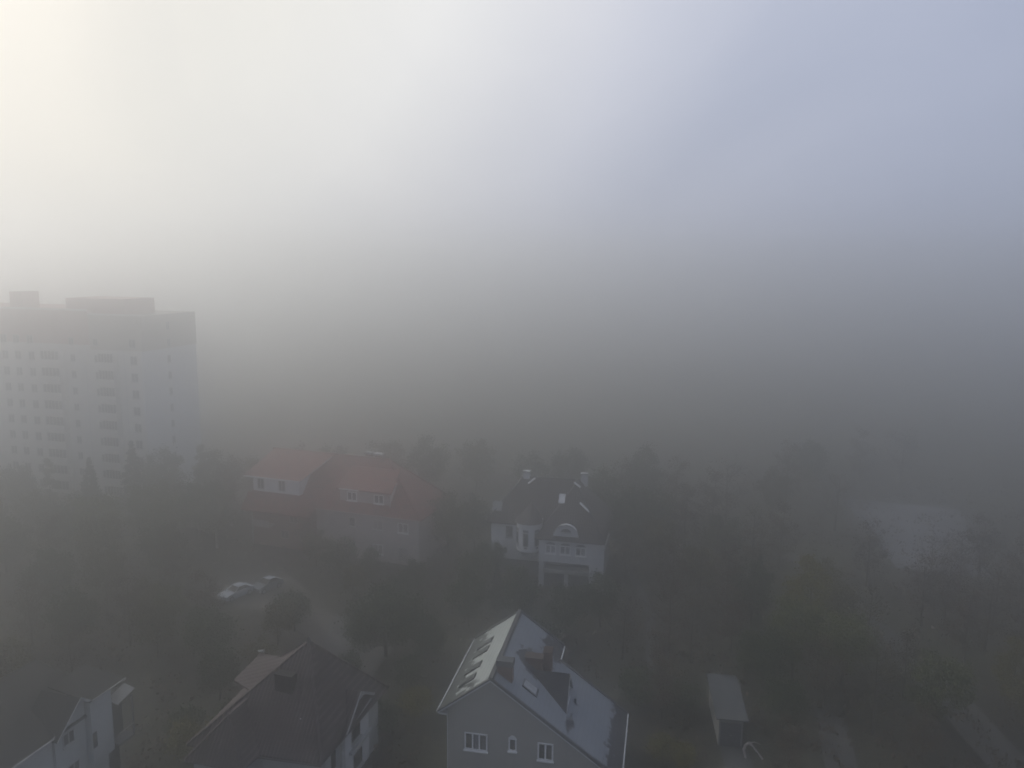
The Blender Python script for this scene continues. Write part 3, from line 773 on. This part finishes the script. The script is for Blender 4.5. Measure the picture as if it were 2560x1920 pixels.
    for t in (-150, -95, -40):
        tt = rad(t)
        o = window(bay, (cx + (rr + 0.01) * math.cos(tt), cy + (rr + 0.01) * math.sin(tt), 5.75), 0.72, 1.75, 1, bar=0.08, frame='dirty_white', sill=False)
        o.rotation_euler = (0, 0, tt + math.pi / 2)
        k = MB(); k.box(-0.33, 0.33, -0.04, 0.05, 0.95, 1.25); k.build('fanlight', M['recess'], o)
        k = MB(); k.poly([(-0.25, -0.03, -1.0), (0.25, -0.03, -1.0), (0.15, -0.03, -1.2), (-0.15, -0.03, -1.2)], (0, 0.06, 0)); k.build('apron', M['recess'], o)
    # roofs
    f1, f2, f3, f4 = (-0.75, -0.45, 6.35), (7.85, -0.45, 6.35), (7.85, D + 0.4, 6.35), (-0.75, D + 0.4, 6.35)
    q1, q2 = (3.55, 5.2, 12.1), (3.55, 6.8, 12.1)
    roof_faces(R_, [('x', [f1, f2, q1]), ('y', [f2, f3, q2, q1]), ('x', [f3, f4, q2]), ('y', [f4, f1, q1, q2])], 'dark_tile', 'dark_tile_y', 'roof_slope')
    g1_, g2_, g3_, g4_ = (-7.7, 2.5, 6.9), (2.2, 2.5, 6.9), (2.2, D + 0.3, 6.9), (-7.7, D + 0.3, 6.9)
    h1, h2 = (-3.9, 7.2, 11.8), (3.0, 7.2, 11.9)
    roof_faces(R_, [('x', [g1_, g2_, h2, h1]), ('x', [g3_, g4_, h1, h2]), ('y', [g4_, g1_, h1])], 'dark_tile', 'dark_tile_y', 'wing_roof')
    k = MB()
    for p, q in ((f2, q1), (q1, q2), (g1_, h1), (h1, h2)):
        k.beam(Vector(p) + Vector((0, 0, 0.05)), Vector(q) + Vector((0, 0, 0.05)), 0.22, 0.1)
    k.build('ridge_tiles', M['slate'], R_)
    # little triangular gablet at the left
    k = MB(); k.poly([(-7.15, 3.6, 8.0), (-7.15, 4.7, 8.1), (-7.15, 4.1, 9.2)], (1.2, 0, 0)); k.build('gablet', M['dirty_white'], R_)
    # skylights
    sl = (12.1 - 6.35) / 5.65
    for u0, u1, v0, v1, m_ in ((1.55, 2.35, 3.0, 3.9, 'white_paint'),):
        z = lambda v: 6.35 + sl * (v + 0.45) + 0.03
        k = MB(); k.poly([(u0, v0, z(v0)), (u1, v0, z(v0)), (u1, v1, z(v1)), (u0, v1, z(v1))], (0, 0, 0.10)); o = k.build('skylight', M[m_], R_)
    for p, q in (((4.3, 3.0, 10.2), (5.6, 2.4, 9.3)), ((3.2, 5.0, 12.2), (4.1, 4.7, 11.7)), ((-3.0, 6.4, 11.2), (-2.2, 6.9, 11.8))):
        k = MB(); k.beam(p, q, 0.35, 0.12); k.build('skylight', M['white_paint'], R_)
    for u, v, z in ((-3.4, 7.0, 13.0), (4.2, 7.4, 13.1)):
        k = MB(); k.box(u - 0.4, u + 0.4, v, v + 0.7, 11.0, z - 0.5); o = k.build('chimney', M['wall_pale'], R_)
        k = MB(); k.box(u - 0.5, u + 0.5, v - 0.1, v + 0.8, z - 0.497, z - 0.35); k.build('cap', M['dirty_white'], o)
    # corner pilaster and pipe at the right
    k = MB(); k.box(7.303, 7.75, 0.2, 0.7, 0, 6.2); k.build('pilaster', M['wall_pale'], R_)
    k = MB(); k.bar((7.9, -0.35, 6.3), (7.9, -0.35, 5.6), 0.06); k.bar((7.9, -0.35, 5.6), (7.5, 0.1, 5.3), 0.06); k.build('downpipe', M['dirty_white'], R_)
    return R_
build_arch_house()

# ------------------------------------------------------------------ apartment block
def build_block():
    R_ = empty('apartment_block', (-60.1, 125.5, 0), 15.5)
    tag(R_, 'tall pale apartment block fading into the fog, reddish brick top floor', 'building')
    W_, D = 46.0, 13.2
    k = MB(); k.box(-W_, 0, 0, D, 0, 29.2); k.build('wall', M['panel_wall'], R_)
    # the blank end wall, a slab with the cooler light on it painted into the colour
    k = MB(); k.box(0.003, 0.25, 0.0, D, 0, 29.0); e = k.build('end_wall', M['end_wall'], R_)
    # top floors in brick
    k = MB(); k.box(-W_ - 0.1, -10.0, -0.12, D + 0.1, 25.6, 31.2); o = k.build('attic_storey', M['top_brick'], R_); o['label'] = 'reddish brick attic storey'
    k = MB(); k.box(-9.997, 0.35, -0.10, D + 0.1, 24.9, 30.6); o = k.build('attic_storey', M['tan_brick'], R_); o['label'] = 'tan brick attic storey over the end'
    k = MB(); k.box(-15.3, -3.6, 1.0, 8.0, 30.0, 33.2); k.build('lift_house', M['top_brick'], R_)
    k = MB(); k.box(-27.6, -25.0, 1.5, 5.0, 31.0, 34.0); k.build('stair_hut', M['top_brick'], R_)
    k = MB(); k.box(-W_, -10.1, -0.25, 0.0, 31.203, 31.5); k.box(-9.9, 0.4, -0.25, 0.0, 30.603, 30.85); k.build('parapet', M['panel_wall'], R_)
    floors = [0.95 + 2.8 * i for i in range(11)]
    # build each opening once and copy it
    proto = window(R_, (-1.55, -0.005, floors[0]), 1.35, 1.45, 2, bar=0.08, frame='frame_old')
    for i, z in enumerate(floors):
        for u in (-27.9, -25.2, -22.3, -13.7, -8.8, -1.55):
            if i == 0 and u == -1.55: continue
            if i > 9: continue
            c = copy_tree(proto, R_); c.location = (u, -0.13 if z > 24 else -0.005, z)
            if u in (-13.7, -8.8): c.scale = (0.75, 1, 0.85)
    for i in range(11):
        c = copy_tree(proto, R_); c.location = (0.255, 6.1, 0.95 + 2.8 * i - 0.3); c.rotation_euler = (0, 0, rad(90)); c.scale = (0.6, 1, 0.9)
        if i > 8: c.location = (0.36, 6.1, 0.65 + 2.8 * i)
    def balcony(u, z, wd):
        b = MB(); b.box(-wd / 2, wd / 2, -1.1, -0.006, -1.35, -1.2); b.box(-wd / 2, wd / 2, -1.1, -1.02, -1.197, -0.35)
        b.box(-wd / 2, -wd / 2 + 0.08, -1.017, -0.006, -1.197, 1.1); b.box(wd / 2 - 0.08, wd / 2, -1.017, -0.006, -1.197, 1.1)
        o = b.build('balcony', M['panel_wall'], R_)
        b = MB(); b.box(-wd / 2 + 0.09, wd / 2 - 0.09, -1.0, -0.95, -0.35, 1.05); b.build('balcony_glazing', M['glass'], o)
        b = MB(); n = 5
        for j in range(n + 1):
            x = -wd / 2 + 0.1 + (wd - 0.2) * j / n
            b.box(x - 0.04, x + 0.04, -1.08, -1.003, -0.347, 1.05)
        b.build('balcony_frame', M['frame_old'], o)
        o.location = (u, 0, z); return o
    pa, pb = balcony(-17.5, floors[0], 3.9), balcony(-6.2, floors[0], 3.1)
    for z in floors[1:9]:
        c = copy_tree(pa, R_); c.location = (-17.5, 0, z)
        c = copy_tree(pb, R_); c.location = (-6.2, 0, z)
    # vertical joints and a blank stair bay
    k = MB()
    for u in (-30.0, -20.3, -11.2, -3.4):
        k.box(u - 0.05, u + 0.05, -0.03, -0.002, 0, 27.5)
    k.build('panel_joint', M['soffit'], R_)
    return R_
build_block()

# ------------------------------------------------------------------ sheds on the right
def build_shed():
    R_ = empty('shed', (17.2, 59.6, 0), 7)
    tag(R_, 'low garage with frosted flat roof beside the pale path', 'shed')
    k = MB(); k.box(0.3, 2.25, 0.35, 6.6, 0, 2.45); k.build('wall', M['concrete'], R_)
    fm = Mat('frosted_bitumen', 0.9, 0.2)
    edge = (fm.y - 0.15 + (fm.noise(6, 3) - 0.5) * 0.9)
    fm.color(fm.mix(edge.mx(0.0).mn(1.0), (0.08, 0.085, 0.09), fm.ramp(fm.noise(0.9, 5), [(0.3, (0.050, 0.055, 0.060)), (0.65, (0.085, 0.092, 0.102))])))
    k = MB(); k.poly([(0.0, 0.0, 2.5), (2.65, 0.0, 2.5), (2.65, 6.9, 2.7), (0.0, 6.9, 2.7)], (0, 0, 0.10)); k.build('roof', fm.m, R_)
    k = MB(); k.box(0.45, 2.1, 0.30, 0.345, 0.03, 2.1)
    for j in range(1, 5): k.box(0.46, 2.09, 0.285, 0.297, j * 0.42, j * 0.42 + 0.03)
    d = k.build('door', M['door_wood'], R_)
    k = MB(); k.box(1.2, 1.4, 0.25, 0.283, 1.0, 1.06); k.build('handle', M['rim'], d)
build_shed()

# bent pale branch by the path
k = MB()
pts = [(0, 0, 0.0), (-0.12, 0.1, 0.55), (-0.05, 0.02, 0.95), (0.12, -0.08, 1.15), (0.35, -0.2, 1.05), (0.62, -0.4, 0.75), (0.95, -0.62, 0.35)]
for i in range(len(pts) - 1): k.bar(pts[i], pts[i + 1], 0.07 + 0.03 * math.sin(i), 0.08)
k.bar(pts[3], (0.55, 0.0, 1.2), 0.05, 0.03); k.bar((0.55, 0.0, 1.2), (0.95, -0.05, 1.05), 0.04, 0.02)
o = k.build('branch', M['pale_branch'])
o.location = (19.35, 58.2, 0); o.scale = (1.2, 1.2, 1.2)
tag(o, 'pale bent forked branch sticking up beside the concrete path', 'branch')

# ------------------------------------------------------------------ cars
def car(name, loc, heading, body, roofm, label, cat='car', Lc=4.5):
    R_ = empty(name, loc, -heading)
    tag(R_, label, cat, 'cars parked on the lane')
    s = Lc / 4.5
    # body profile (x forward, z up), extruded across with slight tumblehome
    def prof(pts, w0, w1, nm, mat, par):
        b = MB()
        zs = [p[1] for p in pts]; zmin, zmax = min(zs), max(zs)
        def wd(z): return w0 + (w1 - w0) * (z - zmin) / (zmax - zmin)
        A = [b.b.verts.new((x * s, -wd(z), z)) for x, z in pts]; B = [b.b.verts.new((x * s, wd(z), z)) for x, z in pts]
        b.b.faces.new(A); b.b.faces.new(B[::-1])
        for i in range(len(pts)):
            j = (i + 1) % len(pts); b.b.faces.new([A[i], B[i], B[j], A[j]])
        return b.build(nm, mat, par)
    bd = prof([(-2.2, 0.32), (-2.25, 0.62), (-2.15, 0.95), (-1.55, 1.02), (0.75, 1.0), (1.9, 0.86), (2.2, 0.70), (2.25, 0.35), (1.7, 0.24), (-1.7, 0.24)], 0.84, 0.80, 'body', body, R_)
    prof([(-1.62, 1.004), (-1.05, 1.37), (0.05, 1.40), (0.85, 0.99)], 0.76, 0.60, 'windows', M['glass'], R_)
    prof([(-1.12, 1.355), (-0.95, 1.44), (0.0, 1.46), (0.14, 1.375)], 0.62, 0.55, 'roof', roofm, R_)
    for sy in (-1, 1):
        b = MB(); b.beam((0.12 * s, sy * 0.635, 1.38), (0.88 * s, sy * 0.78, 1.0), 0.07, 0.06); b.beam((-1.02 * s, sy * 0.635, 1.37), (-1.66 * s, sy * 0.78, 1.0), 0.08, 0.06)
        b.beam((-1.66 * s, sy * 0.79, 1.02), (0.9 * s, sy * 0.79, 1.02), 0.05, 0.06)
        b.build('pillar', body, R_)
        b = MB(); b.box(0.62 * s, 0.80 * s, sy * 0.80 - 0.0 if sy > 0 else -1.0, 1.0 if sy > 0 else -0.80, 1.0, 1.12); b.build('mirror', body, R_)
        b = MB(); b.box(2.10 * s, 2.24 * s, 0.42 * sy - 0.2, 0.42 * sy + 0.2, 0.60, 0.76); b.build('headlight', M['lamp_clear'], R_)
        b = MB(); b.box(-2.27 * s, -2.13 * s, 0.5 * sy - 0.2, 0.5 * sy + 0.2, 0.68, 0.86); b.build('tail_light', M['lamp_red'], R_)
        for x in (-1.38, 1.42):
            b = MB(); b.bar((x * s, sy * 0.66, 0.33), (x * s, sy * 0.875, 0.33), 0.33, n=18); wl = b.build('wheel', M['rubber'], R_)
            b = MB(); b.bar((x * s, sy * 0.86, 0.33), (x * s, sy * 0.885, 0.33), 0.2, n=14); b.build('rim', M['rim'], wl)
    return R_
car('parked_car', (-32.7, 88.1, 0.01), 236, M['car_white'], M['car_white'], 'white saloon car parked on the lane, the left one of the pair', Lc=4.0)
car('parked_car', (-29.7, 90.3, 0.01), 236, M['car_grey'], M['car_white'], 'grey car with a frosted white roof, right of the white saloon', Lc=3.6)

# ------------------------------------------------------------------ trees
rnd = random.Random(7)
def leaf_crown(kind, h, r, n, size, mat, seed):
    q = random.Random(seed)
    b = bmesh.new()
    clumps = []
    if kind == 'round' or kind == 'dome':
        nc = 46
        for i in range(nc):
            while True:
                v = Vector((q.uniform(-1, 1), q.uniform(-1, 1), q.uniform(-1, 1)))
                if 0.35 < v.length < 1: break
            cz = h * 0.62
            c = Vector((v.x * r * 0.86, v.y * r * 0.86, cz + v.z * h * 0.36))
            clumps.append((c, q.uniform(0.20, 0.36) * r))
    elif kind == 'upright':
        for i in range(44):
            t = q.uniform(0.12, 1.0); rr = r * (math.sin(math.pi * min(1, t * 0.9 + 0.08)) ** 0.7)
            an = q.uniform(0, 6.283); d = rr * q.uniform(0.25, 0.9)
            clumps.append((Vector((math.cos(an) * d, math.sin(an) * d, h * (0.16 + 0.82 * t))), q.uniform(0.18, 0.32) * r))
    elif kind == 'conifer':
        for i in range(60):
            t = (i + q.random()) / 60; rr = r * (1 - t) ** 0.9
            an = i * 2.4; d = rr * q.uniform(0.45, 1.0)
            clumps.append((Vector((math.cos(an) * d, math.sin(an) * d, h * (0.10 + 0.88 * t))), max(0.18, 0.30 * r * (1.15 - t))))
    per = n // len(clumps)
    for c, cr_ in clumps:
        for j in range(per):
            v = Vector((q.gauss(0, 0.5), q.gauss(0, 0.5), q.gauss(0, 0.42))) * cr_
            p = c + v
            if p.z < 0.15: continue
            nrm_ = Vector((q.gauss(0, 1), q.gauss(0, 1), q.gauss(0.5, 1))).normalized()
            a = nrm_.orthogonal().normalized(); bb = nrm_.cross(a)
            s0 = size * q.uniform(0.6, 1.35); s1 = s0 * q.uniform(0.5, 0.9)
            b.faces.new([b.verts.new(p + a * s0), b.verts.new(p + bb * s1), b.verts.new(p - a * s0), b.verts.new(p - bb * s1)])
    me = bpy.data.meshes.new('crown'); b.to_mesh(me); b.free(); me.materials.append(mat)
    return me, clumps
def trunk_mesh(h, r, clumps, seed, twigs=0, spread=1.0):
    q = random.Random(seed); k = MB()
    lean = Vector((q.uniform(-.03, .03), q.uniform(-.03, .03), 0)) * h
    p = Vector((0, 0, 0)); top = h * 0.85; prev = p; segs = 6
    pts = [Vector((0, 0, 0))]
    for i in range(1, segs + 1):
        t = i / segs; pts.append(Vector((lean.x * t + q.uniform(-.06, .06), lean.y * t + q.uniform(-.06, .06), top * t)))
    for i in range(segs):
        k.bar(pts[i], pts[i + 1], r * (1 - i / segs * 0.85), r * (1 - (i + 1) / segs * 0.85), 7)
    for c, cr_ in clumps[::2]:
        zb = max(h * 0.16, min(top * 0.95, c.z - (c.x ** 2 + c.y ** 2) ** 0.5 * 0.7))
        s0 = Vector((lean.x * zb / top, lean.y * zb / top, zb))
        mid = (s0 + c) / 2 + Vector((0, 0, -0.12 * (c - s0).length))
        k.bar(s0, mid, r * 0.30, r * 0.18, 5); k.bar(mid, c, r * 0.18, r * 0.06, 4)
        for _ in range(twigs):
            e = c + Vector((q.gauss(0, .6), q.gauss(0, .6), q.gauss(0.3, .5))) * cr_ * spread * 1.6
            m_ = mid + (c - mid) * q.uniform(0.2, 1)
            k.bar(m_, e, r * 0.06, 0.006, 3)
            e2 = e + Vector((q.gauss(0, .3), q.gauss(0, .3), q.gauss(0.2, .3)))
            k.bar((m_ + e) / 2, e2, r * 0.04, 0.005, 3)
    bmesh.ops.recalc_face_normals(k.b, faces=k.b.faces)
    me = bpy.data.meshes.new('trunk'); k.b.to_mesh(me); k.b.free(); me.materials.append(M['bark'])
    return me
KINDS = {}
def mk_kind(key, shape, h, r, n, size, mat, seed, tr=0.16, twigs=0):
    cm_, cl = leaf_crown(shape, h, r, n, size, M[mat], seed)
    KINDS[key] = (cm_, trunk_mesh(h, tr, cl, seed + 50, twigs))
mk_kind('green', 'round', 8.0, 3.4, 7500, 0.13, 'leaf_green', 1)
mk_kind('green2', 'round', 9.5, 3.2, 7500, 0.13, 'leaf_green', 2, 0.2)
mk_kind('olive', 'round', 8.5, 3.0, 5200, 0.13, 'leaf_olive', 3)
mk_kind('dome', 'dome', 7.0, 4.3, 13000, 0.13, 'leaf_green', 4, 0.22)
mk_kind('yellow', 'upright', 9.5, 2.6, 5000, 0.12, 'leaf_yellow', 5, 0.15, 2)
mk_kind('yellowgreen', 'round', 9.5, 3.3, 6000, 0.13, 'leaf_yg', 6, 0.18, 2)
mk_kind('brown', 'upright', 10.0, 2.9, 2300, 0.11, 'leaf_brown', 7, 0.17, 7)
mk_kind('bare', 'round', 10.0, 3.2, 700, 0.10, 'leaf_brown', 8, 0.18, 11)
mk_kind('bare2', 'upright', 11.0, 2.6, 500, 0.10, 'leaf_olive', 9, 0.17, 11)
mk_kind('conifer', 'conifer', 12.0, 2.6, 9000, 0.12, 'needle', 10, 0.18)
mk_kind('poplar', 'upright', 15.0, 2.3, 8500, 0.14, 'leaf_olive', 11, 0.22, 1)
mk_kind('shrub', 'round', 2.2, 1.5, 2600, 0.09, 'leaf_green', 12, 0.05)
mk_kind('yshrub', 'round', 2.6, 1.6, 2600, 0.09, 'leaf_yellow', 13, 0.05)
NAME = {'green': ('broadleaf_tree', 'tree'), 'green2': ('broadleaf_tree', 'tree'), 'olive': ('broadleaf_tree', 'tree'), 'dome': ('broadleaf_tree', 'tree'),
        'yellow': ('birch_tree', 'tree'), 'yellowgreen': ('broadleaf_tree', 'tree'), 'brown': ('autumn_tree', 'tree'), 'bare': ('bare_tree', 'tree'),
        'bare2': ('bare_tree', 'tree'), 'conifer': ('conifer_tree', 'tree'), 'poplar': ('poplar_tree', 'tree'), 'shrub': ('shrub', 'shrub'), 'yshrub': ('shrub', 'shrub')}
def tree(kind, x, y, s, label, group=None):
    nm, cat = NAME[kind]
    cme, tme = KINDS[kind]
    e = empty(nm, (x, y, 0), rnd.uniform(0, 360))
    e.scale = (s * rnd.uniform(.92, 1.08), s * rnd.uniform(.92, 1.08), s)
    tag(e, label, cat, group)
    for n_, me in (('trunk', tme), ('crown', cme)):
        o = bpy.data.objects.new(n_, me); COL.objects.link(o); o.parent = e
    return e
ORD = ['leftmost', 'second', 'third', 'fourth', 'fifth', 'sixth', 'seventh', 'eighth', 'ninth', 'tenth', 'eleventh', 'twelfth', 'thirteenth', 'fourteenth']
ADJ = {'green': 'dark green leafy', 'green2': 'tall dark green leafy', 'olive': 'olive-coloured leafy', 'dome': 'wide domed green', 'yellow': 'slender yellowing',
       'yellowgreen': 'loose yellow-green', 'brown': 'slim brown-leaved', 'bare': 'spreading bare', 'bare2': 'slim nearly bare', 'conifer': 'dark pointed conifer',
       'poplar': 'tall narrow olive', 'shrub': 'low green', 'yshrub': 'low yellowish'}
def row(where, group, items):
    """items: (kind, x, y, scale); each is named by its look and its place in the row from the left"""
    items = sorted(items, key=lambda t: t[1] / t[2])
    for i, (k_, x, y, s) in enumerate(items):
        o_ = 'leftmost' if i == 0 else ('rightmost' if i == len(items) - 1 and len(items) > 1 else ORD[i] + ' from left')
        noun = 'shrub' if 'shrub' in k_ else ('' if k_ == 'conifer' else 'tree')
        tree(k_, x, y, s, ' '.join(('%s %s, %s %s' % (ADJ[k_], noun, o_, where)).split()).replace(' ,', ','), group)
row('along the foot of the apartment block', 'trees below the apartment block', [
    ('green2', -88, 120, 1.0), ('olive', -82, 117, 1.0), ('green', -76.5, 116.5, 1.0), ('poplar', -71, 116, .62), ('conifer', -63.0, 113, .88), ('conifer', -59, 118, 1.0),
    ('green2', -55.5, 121, 1.05), ('poplar', -51.5, 126, 0.62), ('poplar', -49.5, 122, 0.60), ('green2', -46, 118, 1.1)])
row('between apartment block and red-roofed house', 'trees left of the red-roofed house', [
    ('olive', -50, 110, 1.0), ('green', -45, 108, 1.0), ('brown', -42, 113, 1.1), ('green2', -41, 104, 1.0), ('olive', -38.5, 118, 1.2), ('yellowgreen', -46, 101, .9)])
row('in the thicket at the left edge', 'trees of the left thicket', [
    ('olive', -66, 104, 1.0), ('green', -60, 101, 1.0), ('yellowgreen', -55, 99, 1.0), ('green', -64, 94, .95), ('brown', -57, 92, .9), ('olive', -52, 94, 1.0), ('green2', -70, 98, 1.0), ('yellowgreen', -50.5, 104, 1.0)])
row('in the garden left of the white saloon', 'trees left of the parked cars', [
    ('green', -44, 93, .9), ('brown', -40.5, 89, .85), ('olive', -47, 86, .9), ('bare', -43, 82, .8), ('green', -52, 84, .9), ('olive', -39.5, 80, .7)])
row('behind the white corner house', 'trees behind the white house', [
    ('brown', -49, 75, .8), ('green', -44.5, 74, .85), ('brown', -39.5, 76, .8), ('olive', -35.5, 73.5, .8), ('bare', -41, 68, .7), ('brown', -32, 77, .8), ('green', -29, 71.5, .75), ('olive', -46, 66.5, .7)])
row('on the slope between both front-left houses', 'shrubs between the two left houses', [
    ('yshrub', -25.5, 57.5, 1.25), ('green', -26.5, 66, .6), ('shrub', -23.8, 61, 1.2), ('olive', -23.5, 68.5, .6), ('shrub', -27.3, 60.5, 1.1)])
row('beside the lane below the parked cars', 'trees beside the lane', [
    ('green', -31.5, 74.5, .6), ('green', -23.4, 79.5, .55), ('shrub', -25.0, 82.5, 1.2), ('olive', -24.2, 76.2, .62), ('yellowgreen', -36.5, 79, .6)])
tree('dome', -12.6, 74.2, 1.0, 'wide round-topped green tree standing alone between the two front houses')
row('around the foot of the domed tree', 'shrubs by the domed tree', [
    ('shrub', -15.5, 70.0, 1.1), ('shrub', -9.5, 69.0, 1.2), ('yshrub', -8.0, 63.5, 1.0), ('shrub', -10.8, 61.0, 1.3), ('green', -8.2, 72.5, .6), ('shrub', -12.2, 63.0, 1.1)])
row('in front of the red-roofed house', 'trees in front of the red-roofed house', [
    ('green', -21.5, 93.5, .68), ('green2', -17.0, 91.0, .55), ('green', -11.5, 89.5, .52), ('olive', -18.5, 87, .55), ('green2', -3.4, 91.0, .62), ('green', -12.8, 84.5, .55), ('olive', -25.5, 97.5, .62), ('brown', -27, 100, .7)])
row('between red-roofed and arched-gable houses', 'trees between the red-roofed and arched-gable houses', [
    ('green2', -8.5, 102, .95), ('green', -5.0, 104, .9), ('green', -3.8, 88.5, .75), ('green2', -1.8, 94, .52), ('green', 0.6, 87.5, .55)])
row('behind the frosted roof of the front house', 'trees behind the front house', [
    ('green', -4.5, 80.5, .8), ('green2', 1.0, 80.0, .75), ('green', 6.0, 79.0, .7), ('conifer', -1.5, 84.5, .5), ('green', 10.0, 81, .75), ('shrub', 3.6, 75.5, 1.5)])
row('on the rise behind the houses', 'far trees behind the houses', [
    ('green', -30, 128, 1.1), ('olive', -22, 130, 1.2), ('green2', -14, 127, 1.15), ('olive', -6, 131, 1.2), ('green', 3, 124, 1.1), ('brown', -34, 121, 1.1), ('green', 10, 127, 1.1), ('green', -18, 119, 1.0)])
row('right of the arched-gable house', 'trees right of the arched-gable house', [
    ('green2', 13.2, 109, 1.1), ('brown', 16.8, 114, 1.1), ('green2', 15.5, 101, 1.0), ('green', 20, 106, 1.05), ('brown', 24, 103, 1.0), ('olive', 19.5, 97, .9), ('brown', 14.5, 93, .8),
    ('green2', 21.5, 121, 1.15), ('green', 17.5, 104, 1.1), ('brown', 25, 114, 1.1), ('bare', 33, 115, 1.1), ('green', 28, 98, .9), ('brown', 29, 108, 1.1)])
row('in the grove above the garage', 'bare trees above the garage', [
    ('bare', 16.6, 76, .85), ('bare2', 20.5, 80, .9), ('brown', 24.5, 83, .9), ('bare', 11.5, 74, .7), ('brown', 19, 86, .85), ('olive', 22.5, 88, .85), ('brown', 29, 89, .9), ('bare', 18.3, 73.5, .7), ('brown', 23, 76, .75), ('green2', 26.8, 81.5, .8), ('conifer', 28.4, 84.5, .62), ('bare', 25.5, 92, .9), ('bare2', 30.5, 94, .95), ('brown', 35.5, 98, .95)])
row('in the clump right of the garage', 'trees right of the garage', [
    ('yellowgreen', 27.5, 70.5, .9), ('green', 24.0, 68.5, .75), ('yellowgreen', 31.6, 69, .85), ('yellow', 31.0, 76.5, 1.05), ('bare2', 31.2, 61.5, .8), ('green', 23.5, 61.5, .62), ('bare', 33.8, 72.8, .85), ('brown', 28.5, 65.5, .7), ('olive', 34.5, 79, .8), ('brown', 22.2, 56.5, .5)])
row('along the diagonal road at the right', 'trees along the diagonal road', [
    ('brown', 46, 82, .9), ('bare', 50, 88, .9), ('brown', 55, 90.5, .85), ('brown', 45.5, 73, .85), ('bare', 49.5, 76, .9), ('olive', 36.5, 86.5, .75), ('brown', 44.8, 93, .9), ('bare2', 36.2, 74, .8), ('bare', 53, 80.5, .9), ('brown', 58, 84, .95), ('brown', 48.5, 82, .85), ('olive', 55, 75, .85), ('brown', 50.5, 70.5, .8), ('brown', 60, 95, .9)])
row('in the bottom right corner', 'trees of the bottom right corner', [
    ('yellowgreen', 36.5, 61.5, .8), ('brown', 36.5, 66.8, .75), ('yellow', 45.5, 65.5, .72), ('olive', 44.2, 60.5, .75), ('brown', 49, 67.5, .8), ('brown', 33.5, 57.8, .55)])
row('between front house and garage', 'low growth right of the front house', [
    ('brown', 13.5, 63.5, .6), ('brown', 14.0, 68.5, .6), ('yshrub', 12.4, 57.3, .9), ('yshrub', 14.0, 56.6, .8), ('shrub', 11.6, 66, 1.4), ('shrub', 15.7, 64.5, 1.2)])
row('beyond the parking lot', 'far trees beyond the parking lot', [
    ('brown', 84, 112, 1.0), ('brown', 63, 137, 1.1), ('bare', 71, 138, 1.1), ('green', 53, 134, 1.1), ('brown', 46, 126, 1.1), ('bare', 49, 113, .95), ('olive', 41, 118, 1.0)])

# low weeds and fallen leaves over the open ground: nobody could count them
def scrub():
    q = random.Random(99); b = bmesh.new()
    for _ in range(2600):
        y = 52 + 90 * q.random() ** 1.3; x = q.uniform(-0.78, 0.78) * y
        if 16 < x < 21 and y < 70 or -7 < x < 12 and 50 < y < 70: continue
        if -38 < x < -12 and 69 < y < 97 and abs((x + 24) * 1.0 + (y - 84) * 0.75) < 7: continue
        cr = q.uniform(0.4, 1.5); hh = q.uniform(0.15, 0.9)
        for j in range(12):
            p = Vector((x + q.gauss(0, .5) * cr, y + q.gauss(0, .5) * cr, abs(q.gauss(0, .5)) * hh + 0.05))
            n_ = Vector((q.gauss(0, 1), q.gauss(0, 1), q.gauss(1.0, 1))).normalized(); a = n_.orthogonal().normalized(); c = n_.cross(a)
            s0 = q.uniform(0.10, 0.30)
            b.faces.new([b.verts.new(p + a * s0), b.verts.new(p + c * s0 * .6), b.verts.new(p - a * s0), b.verts.new(p - c * s0 * .6)])
    me = bpy.data.meshes.new('undergrowth'); b.to_mesh(me); b.free(); me.materials.append(M['leaf_brown'])
    o = bpy.data.objects.new('undergrowth', me); COL.objects.link(o)
    tag(o, 'low dull weeds and leaf litter over the open ground', 'undergrowth', None, 'stuff')
scrub()

# ------------------------------------------------------------------ fog: one even volume round everything
hm = bpy.data.materials.new('haze'); hm.use_nodes = True
ht = hm.node_tree; ht.nodes.clear()
ho = ht.nodes.new('ShaderNodeOutputMaterial')
hv = ht.nodes.new('ShaderNodeVolumePrincipled')
hv.inputs['Color'].default_value = HAZE_COLOR + (1,)
hv.inputs['Density'].default_value = HAZE_DENSITY
hv.inputs['Anisotropy'].default_value = HAZE_ANISO
ht.links.new(hv.outputs[0], ho.inputs['Volume'])
H_ = MB(); H_.box(-470, 470, -80, 920, -1.5, 47.0)
o = H_.build('haze', hm); o['kind'] = 'stuff'
tag(o, 'thick morning fog lying over the whole district', None)
